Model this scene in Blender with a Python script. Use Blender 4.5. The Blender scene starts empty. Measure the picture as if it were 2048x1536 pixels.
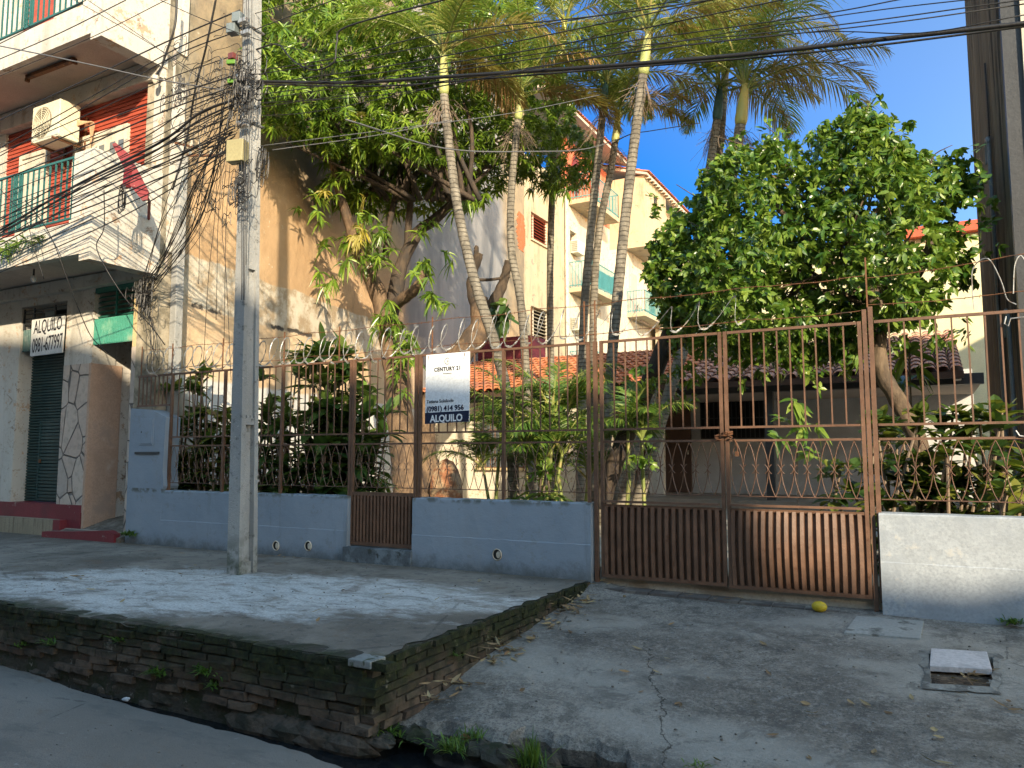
import bpy, math, random
import numpy as np
R = math.radians
random.seed(7); rng = np.random.default_rng(7)
sc = bpy.context.scene
COL = sc.collection

# ------------------------------------------------------------------ camera
F = 1540.0; YAW = R(28.2); PIT = math.atan(145/1540.0); EZ = 1.7
fwd = np.array([-math.sin(YAW)*math.cos(PIT), math.cos(YAW)*math.cos(PIT), math.sin(PIT)])
rgt = np.array([math.cos(YAW), math.sin(YAW), 0.0]); upv = np.cross(rgt, fwd)
EYE = np.array([0, -7.146, EZ])
cam = bpy.data.cameras.new('camera'); cam.sensor_width = 36; cam.lens = 36*F/2048
cam.clip_start = 0.05; cam.clip_end = 2000
camo = bpy.data.objects.new('camera', cam); COL.objects.link(camo)
camo.location = EYE; camo.rotation_euler = (math.pi/2+PIT, 0, YAW)
sc.camera = camo
# ------------------------------------------------------------------ sky, sun, exposure
SAZ, SEL = R(41), R(20)               # sun travels to 41 deg left of +y, 20 deg above horizon
w = bpy.data.worlds.new('World'); sc.world = w; w.use_nodes = True
nt = w.node_tree; bg = nt.nodes['Background']
sky = nt.nodes.new('ShaderNodeTexSky'); sky.sky_type = 'NISHITA'; sky.sun_disc = False
sky.sun_elevation = SEL; sky.sun_rotation = math.pi - SAZ
sky.altitude = 100; sky.air_density = 1.0; sky.dust_density = 0.2; sky.ozone_density = 2.0
# sky tint: boosted warm on the sun side as added fill, deep blue opposite
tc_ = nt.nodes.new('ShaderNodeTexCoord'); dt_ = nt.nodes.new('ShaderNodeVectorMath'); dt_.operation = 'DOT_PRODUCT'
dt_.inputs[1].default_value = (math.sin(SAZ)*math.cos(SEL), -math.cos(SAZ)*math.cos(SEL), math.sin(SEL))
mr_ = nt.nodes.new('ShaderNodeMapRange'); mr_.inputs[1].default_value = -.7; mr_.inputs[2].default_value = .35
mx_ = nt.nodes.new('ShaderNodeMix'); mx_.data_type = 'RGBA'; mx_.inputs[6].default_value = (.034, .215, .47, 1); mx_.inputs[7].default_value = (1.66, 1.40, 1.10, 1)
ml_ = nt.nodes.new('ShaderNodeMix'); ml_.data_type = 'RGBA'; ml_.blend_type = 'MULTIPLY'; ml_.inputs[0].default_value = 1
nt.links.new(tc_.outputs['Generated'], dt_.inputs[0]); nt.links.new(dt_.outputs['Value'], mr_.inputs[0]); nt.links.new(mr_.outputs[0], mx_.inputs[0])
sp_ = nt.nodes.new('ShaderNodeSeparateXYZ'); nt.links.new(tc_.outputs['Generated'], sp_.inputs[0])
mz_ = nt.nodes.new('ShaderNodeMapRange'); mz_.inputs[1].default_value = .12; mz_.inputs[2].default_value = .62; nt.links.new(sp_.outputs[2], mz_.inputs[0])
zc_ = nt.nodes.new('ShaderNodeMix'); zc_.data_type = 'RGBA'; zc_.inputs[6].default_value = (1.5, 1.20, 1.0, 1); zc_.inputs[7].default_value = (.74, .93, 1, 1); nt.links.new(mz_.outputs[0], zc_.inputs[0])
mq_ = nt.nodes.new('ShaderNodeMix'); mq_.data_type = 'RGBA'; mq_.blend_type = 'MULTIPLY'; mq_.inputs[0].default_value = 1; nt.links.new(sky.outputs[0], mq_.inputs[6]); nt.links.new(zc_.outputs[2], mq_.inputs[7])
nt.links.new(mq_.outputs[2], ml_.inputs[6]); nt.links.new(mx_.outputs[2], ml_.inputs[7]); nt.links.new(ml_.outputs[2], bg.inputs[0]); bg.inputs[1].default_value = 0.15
sl = bpy.data.lights.new('sun', 'SUN'); sl.energy = 3.0; sl.angle = R(0.7); sl.color = (1.0, 0.84, 0.60)
so = bpy.data.objects.new('sun', sl); COL.objects.link(so)
so.rotation_euler = (math.pi/2-SEL, 0, SAZ)
sc.view_settings.view_transform = 'Standard'; sc.view_settings.look = 'None'
sc.view_settings.exposure = 1.6; sc.view_settings.gamma = 1

# ------------------------------------------------------------------ pixel -> real plane helpers (photo 2048 x 1536)
def ray(px, py): return fwd + rgt*((px-1024)/F) - upv*((py-768)/F)
def at(px, py, Y=0.0): r = ray(px, py); return EYE + r*((Y-EYE[1])/r[1])
def atz(px, py, Z): r = ray(px, py); return EYE + r*((Z-EYE[2])/r[2])
def atx(px, py, X): r = ray(px, py); return EYE + r*((X-EYE[0])/r[0])
def plane(px, py, P, n):
    r = ray(px, py); n = np.array(n, float); return EYE + r*(((np.array(P, float)-EYE)@n)/(r@n))

# ------------------------------------------------------------------ materials
def lin(c):
    return tuple(((v/12.92) if v <= 0.04045 else ((v+0.055)/1.055)**2.4) for v in c)
def hexc(h):
    return lin(tuple(int(h[i:i+2], 16)/255 for i in (0, 2, 4)))
class Nodes:
    def __init__(s, name):
        s.m = bpy.data.materials.new(name); s.m.use_nodes = True
        s.t = s.m.node_tree; s.b = s.t.nodes['Principled BSDF']
        s._pos = None
    def n(s, k, **kw):
        x = s.t.nodes.new(k)
        for a, v in kw.items(): setattr(x, a, v)
        return x
    def link(s, a, b): s.t.links.new(a, b)
    def put(s, sock, v):
        if isinstance(v, bpy.types.NodeSocket): s.link(v, sock)
        elif sock.type == 'RGBA' and not isinstance(v, (int, float)): sock.default_value = (*v[:3], 1)
        else: sock.default_value = v
    def pos(s):
        if s._pos is None: s._pos = s.n('ShaderNodeNewGeometry').outputs['Position']
        return s._pos
    def xyz(s):
        q = s.n('ShaderNodeSeparateXYZ'); s.link(s.pos(), q.inputs[0]); return q.outputs
    def mapc(s, scale=(1, 1, 1), rot=(0, 0, 0), src=None):
        q = s.n('ShaderNodeMapping'); s.link(src or s.pos(), q.inputs[0])
        q.inputs['Scale'].default_value = scale; q.inputs['Rotation'].default_value = rot; return q.outputs[0]
    def noise(s, sc_, det=4, rough=0.6, stretch=(1, 1, 1), rot=(0, 0, 0), dist=0.0):
        q = s.n('ShaderNodeTexNoise'); q.inputs['Scale'].default_value = sc_; q.inputs['Detail'].default_value = det
        q.inputs['Roughness'].default_value = rough; q.inputs['Distortion'].default_value = dist
        s.link(s.mapc(stretch, rot), q.inputs['Vector']); return q.outputs['Fac']
    def voro(s, sc_, feat='F1', stretch=(1, 1, 1), out='Distance'):
        q = s.n('ShaderNodeTexVoronoi', feature=feat); q.inputs['Scale'].default_value = sc_
        s.link(s.mapc(stretch), q.inputs['Vector']); return q.outputs[out]
    def ramp(s, v, lo, hi):
        q = s.n('ShaderNodeMapRange', interpolation_type='SMOOTHSTEP'); s.put(q.inputs[0], v)
        q.inputs[1].default_value = lo; q.inputs[2].default_value = hi; return q.outputs[0]
    def math(s, op, a, b=0.0, c=0.0):
        q = s.n('ShaderNodeMath', operation=op); s.put(q.inputs[0], a); s.put(q.inputs[1], b); s.put(q.inputs[2], c); return q.outputs[0]
    def mix(s, f, a, b, mode='MIX'):
        q = s.n('ShaderNodeMix', data_type='RGBA', blend_type=mode)
        s.put(q.inputs[0], f); s.put(q.inputs[6], a); s.put(q.inputs[7], b); return q.outputs[2]
    def bump(s, h, dist=0.01, st=1.0, nrm=None):
        q = s.n('ShaderNodeBump'); s.put(q.inputs['Height'], h); q.inputs['Distance'].default_value = dist
        q.inputs['Strength'].default_value = st
        if nrm is not None: s.link(nrm, q.inputs['Normal'])
        return q.outputs[0]
    def fin(s, col, rough=0.8, nrm=None, metal=0.0, spec=0.3):
        s.put(s.b.inputs['Base Color'], col); s.put(s.b.inputs['Roughness'], rough)
        s.b.inputs['Metallic'].default_value = metal; s.b.inputs['Specular IOR Level'].default_value = spec
        if nrm is not None: s.link(nrm, s.b.inputs['Normal'])
        return s.m

def worn(name, base, stains=(), rough=0.8, bscale=30, bdist=0.004, metal=0, spec=0.3, var=0.12):
    """base colour, stains = (scale, colour, lo, hi[, stretch])"""
    s = Nodes(name); base = hexc(base) if isinstance(base, str) else base
    c = s.mix(s.ramp(s.noise(3.0, 5), .3, .7), tuple(v*(1-var) for v in base), tuple(min(1, v*(1+var)) for v in base))
    c = s.mix(s.ramp(s.noise(45, 3), .35, .75), c, tuple(v*.8 for v in base))
    for st in stains:
        k = hexc(st[1]) if isinstance(st[1], str) else st[1]
        f = s.ramp(s.noise(st[0], 6, .65, st[4] if len(st) > 4 else (1, 1, 1)), st[2], st[3])
        c = s.mix(f, c, k)
    return s.fin(c, rough, s.bump(s.noise(bscale, 5), bdist, .8), metal, spec)

MAT = {}
def leafmat(name, cols, rough=0.42, trans=0.3, spec=0.5):
    s = Nodes(name); g = s.n('ShaderNodeNewGeometry')
    cr = s.n('ShaderNodeValToRGB'); e = cr.color_ramp.elements
    for i, c in enumerate(cols):
        x = e[i] if i < 2 else e.new(1.0)
        x.position = i/(len(cols)-1); x.color = (*c, 1)
    s.link(g.outputs['Random Per Island'], cr.inputs[0])
    s.fin(cr.outputs[0], rough, None, 0, spec)
    tr = s.n('ShaderNodeBsdfTranslucent')
    tc = s.mix(.45, cr.outputs[0], (.30, .42, .03)); s.link(tc, tr.inputs[0])
    mx = s.n('ShaderNodeMixShader'); mx.inputs[0].default_value = trans
    s.link(s.b.outputs[0], mx.inputs[1]); s.link(tr.outputs[0], mx.inputs[2])
    s.link(mx.outputs[0], s.t.nodes['Material Output'].inputs[0])
    return s.m
# ------------------------------------------------------------------ geometry builders
class MB:
    def __init__(s): s.v = []; s.f = []; s.mi = []; s.n = 0
    def add(s, verts, faces, mi=0):
        verts = np.asarray(verts, float).reshape(-1, 3); s.v.append(verts)
        o = s.n; s.n += len(verts)
        if isinstance(faces, np.ndarray): faces = (faces+o).tolist(); s.f += faces
        else: s.f += [[i+o for i in f] for f in faces]
        s.mi += [mi]*len(faces); return s
    def box(s, x0, x1, y0, y1, z0, z1, mi=0):
        v = [(x, y, z) for z in (z0, z1) for y in (y0, y1) for x in (x0, x1)]
        return s.add(v, [(0, 2, 3, 1), (4, 5, 7, 6), (0, 1, 5, 4), (2, 6, 7, 3), (0, 4, 6, 2), (1, 3, 7, 5)], mi)
    def obox(s, c, ax, ay, az, mi=0):
        """centre c, half-extent vectors"""
        c, ax, ay, az = (np.array(q, float) for q in (c, ax, ay, az))
        v = [c+i*ax+j*ay+k*az for k in (-1, 1) for j in (-1, 1) for i in (-1, 1)]
        return s.add(v, [(0, 2, 3, 1), (4, 5, 7, 6), (0, 1, 5, 4), (2, 6, 7, 3), (0, 4, 6, 2), (1, 3, 7, 5)], mi)
    def beam(s, a, b, w_, t_, mi=0, upd=(0, 0, 1)):
        a, b = np.array(a, float), np.array(b, float); d = b-a; L = np.linalg.norm(d); d = d/L
        u = np.cross(d, upd)
        if np.linalg.norm(u) < 1e-4: u = np.cross(d, (0, 1, 0))
        u /= np.linalg.norm(u); q = np.cross(u, d)
        return s.obox((a+b)/2, d*L/2, u*w_/2, q*t_/2, mi)
    def prism(s, poly, axis, a0, a1, mi=0):
        """poly of 2-D points extruded along axis x/y/z from a0 to a1"""
        def mk(p, a):
            return {'x': (a, p[0], p[1]), 'y': (p[0], a, p[1]), 'z': (p[0], p[1], a)}[axis]
        n = len(poly); v = [mk(p, a0) for p in poly]+[mk(p, a1) for p in poly]
        f = [list(range(n)), list(range(2*n-1, n-1, -1))]+[(i, (i+1) % n, (i+1) % n+n, i+n) for i in range(n)]
        return s.add(v, f, mi)
    def tube(s, pts, rad, n=8, mi=0, cap=True):
        P = np.asarray(pts, float); m = len(P); r = np.full(m, rad) if np.isscalar(rad) else np.interp(np.linspace(0, 1, m), np.linspace(0, 1, len(rad)), np.asarray(rad, float))
        T = np.gradient(P, axis=0); T /= np.linalg.norm(T, axis=1)[:, None]+1e-9
        ref = np.array((0, 0, 1.0)) if abs(T[0][2]) < .9 else np.array((1.0, 0, 0))
        V = []; u = np.cross(T[0], ref); u /= np.linalg.norm(u)
        th = np.linspace(0, 2*math.pi, n, endpoint=False)
        for i in range(m):
            u = u-T[i]*(u@T[i]); u /= np.linalg.norm(u)+1e-9; q = np.cross(T[i], u)
            V.append(P[i]+r[i]*(np.cos(th)[:, None]*u+np.sin(th)[:, None]*q))
        V = np.concatenate(V); f = []
        for i in range(m-1):
            for j in range(n):
                k = (j+1) % n; f.append((i*n+j, i*n+k, (i+1)*n+k, (i+1)*n+j))
        if cap: f.append(tuple(range(n-1, -1, -1))); f.append(tuple((m-1)*n+j for j in range(n)))
        return s.add(V, f, mi)
    def ribbons(s, P, D, N, L, W, droop=.3, k=3, fold=0.0, prof=None, mi=0):
        P, D, N = (np.asarray(q, float) for q in (P, D, N)); n = len(P)
        L = np.broadcast_to(L, n).astype(float); W = np.broadcast_to(W, n).astype(float); dr = np.broadcast_to(droop, n)
        D = D/(np.linalg.norm(D, axis=1)[:, None]+1e-9)
        S = np.cross(D, N); S /= np.linalg.norm(S, axis=1)[:, None]+1e-6; N2 = np.cross(S, D)
        prof = prof or [.25, 1, .8, .04]; c = 3 if fold else 2; V = []
        for i in range(k+1):
            t = i/k; C = P+D*(L*t)[:, None]+np.array((0, 0, -1.0))*(L*dr*t*t)[:, None]
            wd = (W*.5*prof[i])[:, None]
            V.append(C-S*wd)
            if fold: V.append(C-N2*wd*fold)
            V.append(C+S*wd)
        V = np.stack(V, 1).reshape(-1, 3)
        base = np.arange(n)[:, None]*(c*(k+1)); fs = []
        for i in range(k):
            for j in range(c-1):
                a = i*c+j; fs.append(np.array([a, a+1, a+c+1, a+c]))
        fs = np.concatenate([base+f[None] for f in fs]) if False else np.concatenate([(base+f[None, :]) for f in fs])
        return s.add(V, fs, mi)
    def blob(s, c, r, seed=0, seg=10, jit=.15, mi=0, flat=0):
        rs = np.random.default_rng(seed); V = []; n = seg; m = max(4, seg//2+1)
        for i in range(m+1):
            ph = math.pi*i/m
            for j in range(n):
                th = 2*math.pi*j/n; k = 1+rs.uniform(-jit, jit)
                V.append((c[0]+r[0]*k*math.sin(ph)*math.cos(th), c[1]+r[1]*k*math.sin(ph)*math.sin(th), c[2]+r[2]*k*math.cos(ph)))
        f = [(i*n+j, (i+1)*n+j, (i+1)*n+(j+1) % n, i*n+(j+1) % n) for i in range(m) for j in range(n)]
        return s.add(V, f, mi)

WORLD = {}
def tagset(o, label=None, cat=None, group=None, kind=None):
    if label: o['label'] = label
    if cat: o['category'] = cat
    if group: o['group'] = group
    if kind: o['kind'] = kind
    return o
def thing(name, label, cat, loc, group=None):
    o = bpy.data.objects.new(name, None); COL.objects.link(o); o.location = loc; o.empty_display_size = .2
    WORLD[o] = np.array(loc, float); return tagset(o, label, cat, group)
def build(name, mb, mat, parent=None, loc=None, smooth=False, label=None, cat=None, group=None, kind=None, bevel=0):
    me = bpy.data.meshes.new(name); V = np.concatenate(mb.v)
    org = WORLD[parent] if parent is not None else (np.array(loc, float) if loc is not None else np.zeros(3))
    me.from_pydata((V-org).tolist(), [], mb.f)
    mats = mat if isinstance(mat, (list, tuple)) else [mat]
    for m in mats: me.materials.append(m)
    if len(mats) > 1: me.polygons.foreach_set('material_index', mb.mi)
    if smooth: me.polygons.foreach_set('use_smooth', [True]*len(me.polygons))
    me.update(); o = bpy.data.objects.new(name, me); COL.objects.link(o); WORLD[o] = org
    if parent is not None: o.parent = parent
    else: o.location = org
    if bevel:
        b = o.modifiers.new('bevel', 'BEVEL'); b.width = bevel; b.segments = 2; b.limit_method = 'ANGLE'
    return tagset(o, label, cat, group, kind)
def copy_tree(o, parent=None, dloc=(0, 0, 0)):
    c = o.copy(); COL.objects.link(c)
    if parent is not None: c.parent = parent
    else: c.location = np.array(o.location)+np.array(dloc)
    WORLD[c] = WORLD[o]+np.array(dloc)
    for ch in [q for q in bpy.data.objects if q.parent == o and q != c]: copy_tree(ch, c, dloc)
    return c
def text(name, body, size, org, mat, parent, bold=0.0, sx=1.0, align='CENTER', skew=0.0, rot=0.0, depth=.0015, space=1.0, width=None):
    cu = bpy.data.curves.new('t', 'FONT'); cu.body = body; cu.size = size; cu.align_x = align; cu.offset = bold
    cu.extrude = depth; cu.space_character = space; cu.resolution_u = 3
    o = bpy.data.objects.new('t', cu); COL.objects.link(o)
    dg = bpy.context.evaluated_depsgraph_get(); me = o.evaluated_get(dg).to_mesh()
    V = np.array([v.co[:] for v in me.vertices]); fs = [list(p.vertices) for p in me.polygons]
    bpy.data.objects.remove(o)
    if width: sx = width/(V[:, 0].max()-V[:, 0].min())
    x = V[:, 0]*sx+V[:, 1]*skew*min(1, sx); z = V[:, 1]; c_, s_ = math.cos(rot), math.sin(rot)
    W_ = np.stack([org[0]+x*c_-z*s_, org[1]-V[:, 2], org[2]+x*s_+z*c_], 1)
    mb = MB(); mb.add(W_, fs); return build(name, mb, mat, parent)
def spline(P, n=24):
    P = [np.array(p, float) for p in P]
    if len(P) == 2: return [P[0]+(P[1]-P[0])*t for t in np.linspace(0, 1, n)]
    P = [2*P[0]-P[1]]+P+[2*P[-1]-P[-2]]; out = []
    m = max(2, n//(len(P)-3))
    for i in range(1, len(P)-2):
        a, b, c, d = P[i-1:i+3]
        for t in np.linspace(0, 1, m, endpoint=(i == len(P)-3)):
            out.append(.5*((2*b)+(-a+c)*t+(2*a-5*b+4*c-d)*t*t+(-a+3*b-3*c+d)*t**3))
    return out
# ------------------------------------------------------------------ material library
def m_road():
    s = Nodes('asphalt'); c = s.mix(s.ramp(s.noise(.9, 5), .3, .7), (.205, .183, .157), (.272, .243, .210))
    c = s.mix(s.ramp(s.noise(2.2, 7, .75, (1, 2.5, 1)), .56, .70), c, (.21, .165, .125))
    c = s.mix(s.math('MULTIPLY', s.ramp(s.noise(1.1, 8, .8, (1, 3, 1)), .52, .62), .6), c, (.13, .125, .115))
    c = s.mix(s.math('MULTIPLY', s.ramp(s.noise(24, 5, .8), .60, .68), .6), c, (.34, .32, .29))
    c = s.mix(s.ramp(s.noise(160, 2), .45, .7), c, (.15, .14, .125))
    c = s.mix(s.ramp(s.noise(7, 5), .66, .72), c, (.30, .29, .27))
    cr = s.voro(.8, 'DISTANCE_TO_EDGE', (1, 1, 0))
    k = s.math('ADD', cr, s.math('MULTIPLY', s.noise(6, 4), .05)); k = s.math('MULTIPLY', s.ramp(k, .030, .026), .5)
    c = s.mix(s.math('MULTIPLY', k, s.ramp(s.noise(.5), .5, .6)), c, (.04, .04, .04))
    return s.fin(c, .85, s.bump(s.math('ADD', s.noise(150, 3), s.math('MULTIPLY', s.noise(22, 6, .8), .8)), .008, 1))
def m_platform():
    s = Nodes('worn_platform_concrete')
    c = s.mix(s.ramp(s.noise(1.3, 6), .35, .65), (.135, .120, .10), (.255, .228, .190))
    c = s.mix(s.ramp(s.noise(9, 6, .7), .5, .75), c, (.07, .07, .068))
    # old white paint, dragged along the street direction
    X, Y, Z = s.xyz()
    e = s.math('ADD', s.math('POWER', s.math('DIVIDE', s.math('ADD', X, 5.7), 2.6), 2), s.math('POWER', s.math('DIVIDE', s.math('ADD', s.math('ADD', Y, 2.15), s.math('MULTIPLY', s.math('ADD', X, 5.7), -.22)), 1.05), 2))
    e = s.math('ADD', e, s.math('MULTIPLY', s.math('SUBTRACT', s.noise(1.3, 8, .72, (1, 1.7, 1)), .5), 4.2))
    reg = s.ramp(e, 1.45, .45)
    st = s.ramp(s.noise(2.2, 10, .80, (1, 2.0, 1), (0, 0, .25), 1.0), .34, .56)
    fine = s.ramp(s.noise(34, 5, .75, (1, 2.2, 1), (0, 0, .25)), .32, .62)
    f = s.math('MULTIPLY', s.math('MULTIPLY', reg, st), s.math('ADD', s.math('MULTIPLY', fine, .70), .30))
    c = s.mix(s.math('MULTIPLY', reg, .5), c, (.25, .24, .215))
    c = s.mix(f, c, (.62, .63, .62))
    c = s.mix(s.math('MULTIPLY', s.ramp(s.noise(2.4, 5), .58, .7), .5), c, (.15, .10, .065))
    dirt = s.math('MULTIPLY', s.ramp(s.math('ADD', Y, s.math('MULTIPLY', s.noise(3, 5), .5)), -.15, .12), s.ramp(s.noise(8, 6, .8), .35, .6))
    c = s.mix(s.math('MULTIPLY', dirt, .7), c, (.085, .070, .05))
    c = s.mix(s.math('MULTIPLY', s.ramp(s.noise(5, 9, .85, (1, 1.5, 1)), .55, .62), .55), c, (.06, .058, .053))
    c = s.mix(s.math('MULTIPLY', s.ramp(s.noise(60, 5, .8), .58, .66), .5), c, (.35, .34, .31))
    edge = s.ramp(Y, -3.15, -3.38)
    c = s.mix(s.math('MULTIPLY', edge, s.ramp(s.noise(6, 5), .3, .6)), c, (.035, .045, .022))
    cr = s.ramp(s.math('ADD', s.voro(.45, 'DISTANCE_TO_EDGE', (1, 1, 0)), s.math('MULTIPLY', s.noise(5, 5), .05)), .030, .025)
    c = s.mix(s.math('MULTIPLY', cr, .35), c, (.02, .02, .02))
    h = s.math('ADD', s.math('MULTIPLY', s.noise(9, 8, .7, (1, 1.8, 1)), 1.0), s.math('MULTIPLY', s.noise(90, 3), .35))
    return s.fin(c, .88, s.bump(h, .02, 1))
def m_drive():
    s = Nodes('driveway_concrete')
    c = s.mix(s.ramp(s.noise(1.1, 6, .65), .35, .65), (.150, .135, .116), (.300, .270, .228))
    c = s.mix(s.math('MULTIPLY', s.ramp(s.noise(3.6, 10, .82), .47, .60), .85), c, (.080, .073, .064))
    c = s.mix(s.math('MULTIPLY', s.ramp(s.noise(16, 8, .85), .50, .60), .5), c, (.38, .35, .31))
    c = s.mix(s.ramp(s.noise(12, 6, .8), .56, .7), c, (.26, .265, .265))
    c = s.mix(s.math('MULTIPLY', s.ramp(s.noise(52, 5, .8), .48, .60), .75), c, (.075, .073, .070))
    c = s.mix(s.math('MULTIPLY', s.ramp(s.noise(38, 6, .85), .55, .68), .7), c, (.38, .36, .32))
    c = s.mix(s.math('MULTIPLY', s.ramp(s.noise(.55, 3, .5, (1, 2.2, 1), (0, 0, .9)), .50, .66), .6), c, (.36, .34, .30))
    c = s.mix(s.math('MULTIPLY', s.ramp(s.noise(2.6, 8, .8, (1, 1, 1), (0, 0, 0), 1.5), .5, .62), .55), c, (.075, .071, .064))
    c = s.mix(s.math('MULTIPLY', s.ramp(s.noise(.8, 4), .55, .7), .45), c, (.16, .135, .10))
    X, Y, Z = s.xyz()
    # one long crack down the middle
    ln = s.math('ADD', s.math('ADD', X, s.math('MULTIPLY', Y, .42)), s.math('MULTIPLY', s.noise(3.5, 6, .7), .34))
    k = s.math('MULTIPLY', s.ramp(s.math('ABSOLUTE', s.math('ADD', ln, 2.36)), .007, .002), s.ramp(s.noise(5, 5), .30, .48)); k = s.math('MULTIPLY', k, s.ramp(Y, -1.1, -1.7))
    cr = s.ramp(s.math('ADD', s.voro(1.3, 'DISTANCE_TO_EDGE', (1, 1, 0)), s.math('MULTIPLY', s.noise(7, 5), .09)), .052, .046)
    cr = s.math('MULTIPLY', cr, s.ramp(s.noise(.7, 3), .52, .62))
    k = s.math('MAXIMUM', k, s.math('MULTIPLY', cr, .55))
    c = s.mix(s.math('MULTIPLY', k, .8), c, (.03, .028, .025))
    h = s.math('SUBTRACT', s.math('ADD', s.math('MULTIPLY', s.noise(14, 8, .75), .8), s.math('MULTIPLY', s.noise(110, 3), .35)), s.math('MULTIPLY', k, .6))
    return s.fin(c, .86, s.bump(h, .018, 1))
def m_brick():
    s = Nodes('mossy_brick'); g = s.n('ShaderNodeNewGeometry').outputs['Random Per Island']
    X, Y, Z = s.xyz()
    c = s.mix(g, (.085, .052, .036), (.15, .115, .085)); c = s.mix(s.ramp(s.noise(12, 5), .4, .7), c, (.045, .038, .030))
    up = s.ramp(s.math('ADD', Z, s.math('MULTIPLY', s.noise(2.5, 5), .5)), .34, .68)
    moss = s.math('MULTIPLY', up, s.ramp(s.noise(4.5, 6, .75), .30, .50))
    c = s.mix(moss, c, s.mix(s.ramp(s.noise(20), .4, .7), (.013, .018, .007), (.036, .044, .014)))
    c = s.mix(s.ramp(s.noise(5, 6, .7), .62, .72), c, (.24, .22, .19))
    c = s.mix(s.ramp(Z, .12, -.04), c, (.012, .011, .010))
    h = s.math('ADD', s.noise(25, 6, .7), s.math('MULTIPLY', s.noise(120, 3), .4))
    return s.fin(c, .92, s.bump(h, .02, 1))
def m_mortar():
    return worn('old_mortar', (.060, .055, .044), [(6, (.03, .035, .018), .45, .6), (14, (.2, .19, .17), .62, .7)], .95, 30, .02)
def m_blue():
    s = Nodes('grey_blue_paint'); X, Y, Z = s.xyz()
    c = s.mix(s.ramp(s.noise(1.2, 5), .3, .7), (.215, .262, .315), (.255, .300, .350))
    c = s.mix(s.math('MULTIPLY', s.ramp(s.noise(2.2, 6, .6, (1, 1, .25)), .56, .72), .5), c, (.235, .26, .285))
    c = s.mix(s.ramp(s.noise(26, 5, .8), .70, .74), c, (.42, .42, .40))
    lo = s.ramp(s.math('ADD', Z, s.math('MULTIPLY', s.noise(5, 8, .8), .42)), .90, .66)
    c = s.mix(s.math('MULTIPLY', lo, .8), c, (.075, .08, .075))
    c = s.mix(s.math('MULTIPLY', s.ramp(s.noise(5, 8, .8), .56, .64), .45), c, (.19, .20, .20))
    c = s.mix(s.math('MULTIPLY', s.ramp(s.noise(1.6, 7, .75, (1, 1, .12)), .55, .66), .5), c, (.15, .16, .16))
    top = s.math('MULTIPLY', s.ramp(Z, 1.18, 1.24), s.ramp(Z, 1.27, 1.26)); c = s.mix(s.math('MULTIPLY', top, s.ramp(s.noise(8, 4), .45, .6)), c, (.10, .11, .10))
    h = s.math('ADD', s.noise(9, 6, .6), s.math('MULTIPLY', s.noise(60, 4), .25))
    return s.fin(c, .72, s.bump(h, .008, .8))
def m_iron():
    s = Nodes('brown_iron_paint'); c = s.mix(s.ramp(s.noise(8, 5), .35, .7), (.105, .056, .034), (.155, .082, .050))
    c = s.mix(s.ramp(s.noise(14, 8, .8), .56, .64), c, (.085, .034, .016))
    c = s.mix(s.ramp(s.noise(40, 5, .8), .64, .68), c, (.25, .15, .10))
    return s.fin(c, .5, s.bump(s.noise(60, 4), .002, .7), 0, .45)
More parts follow.
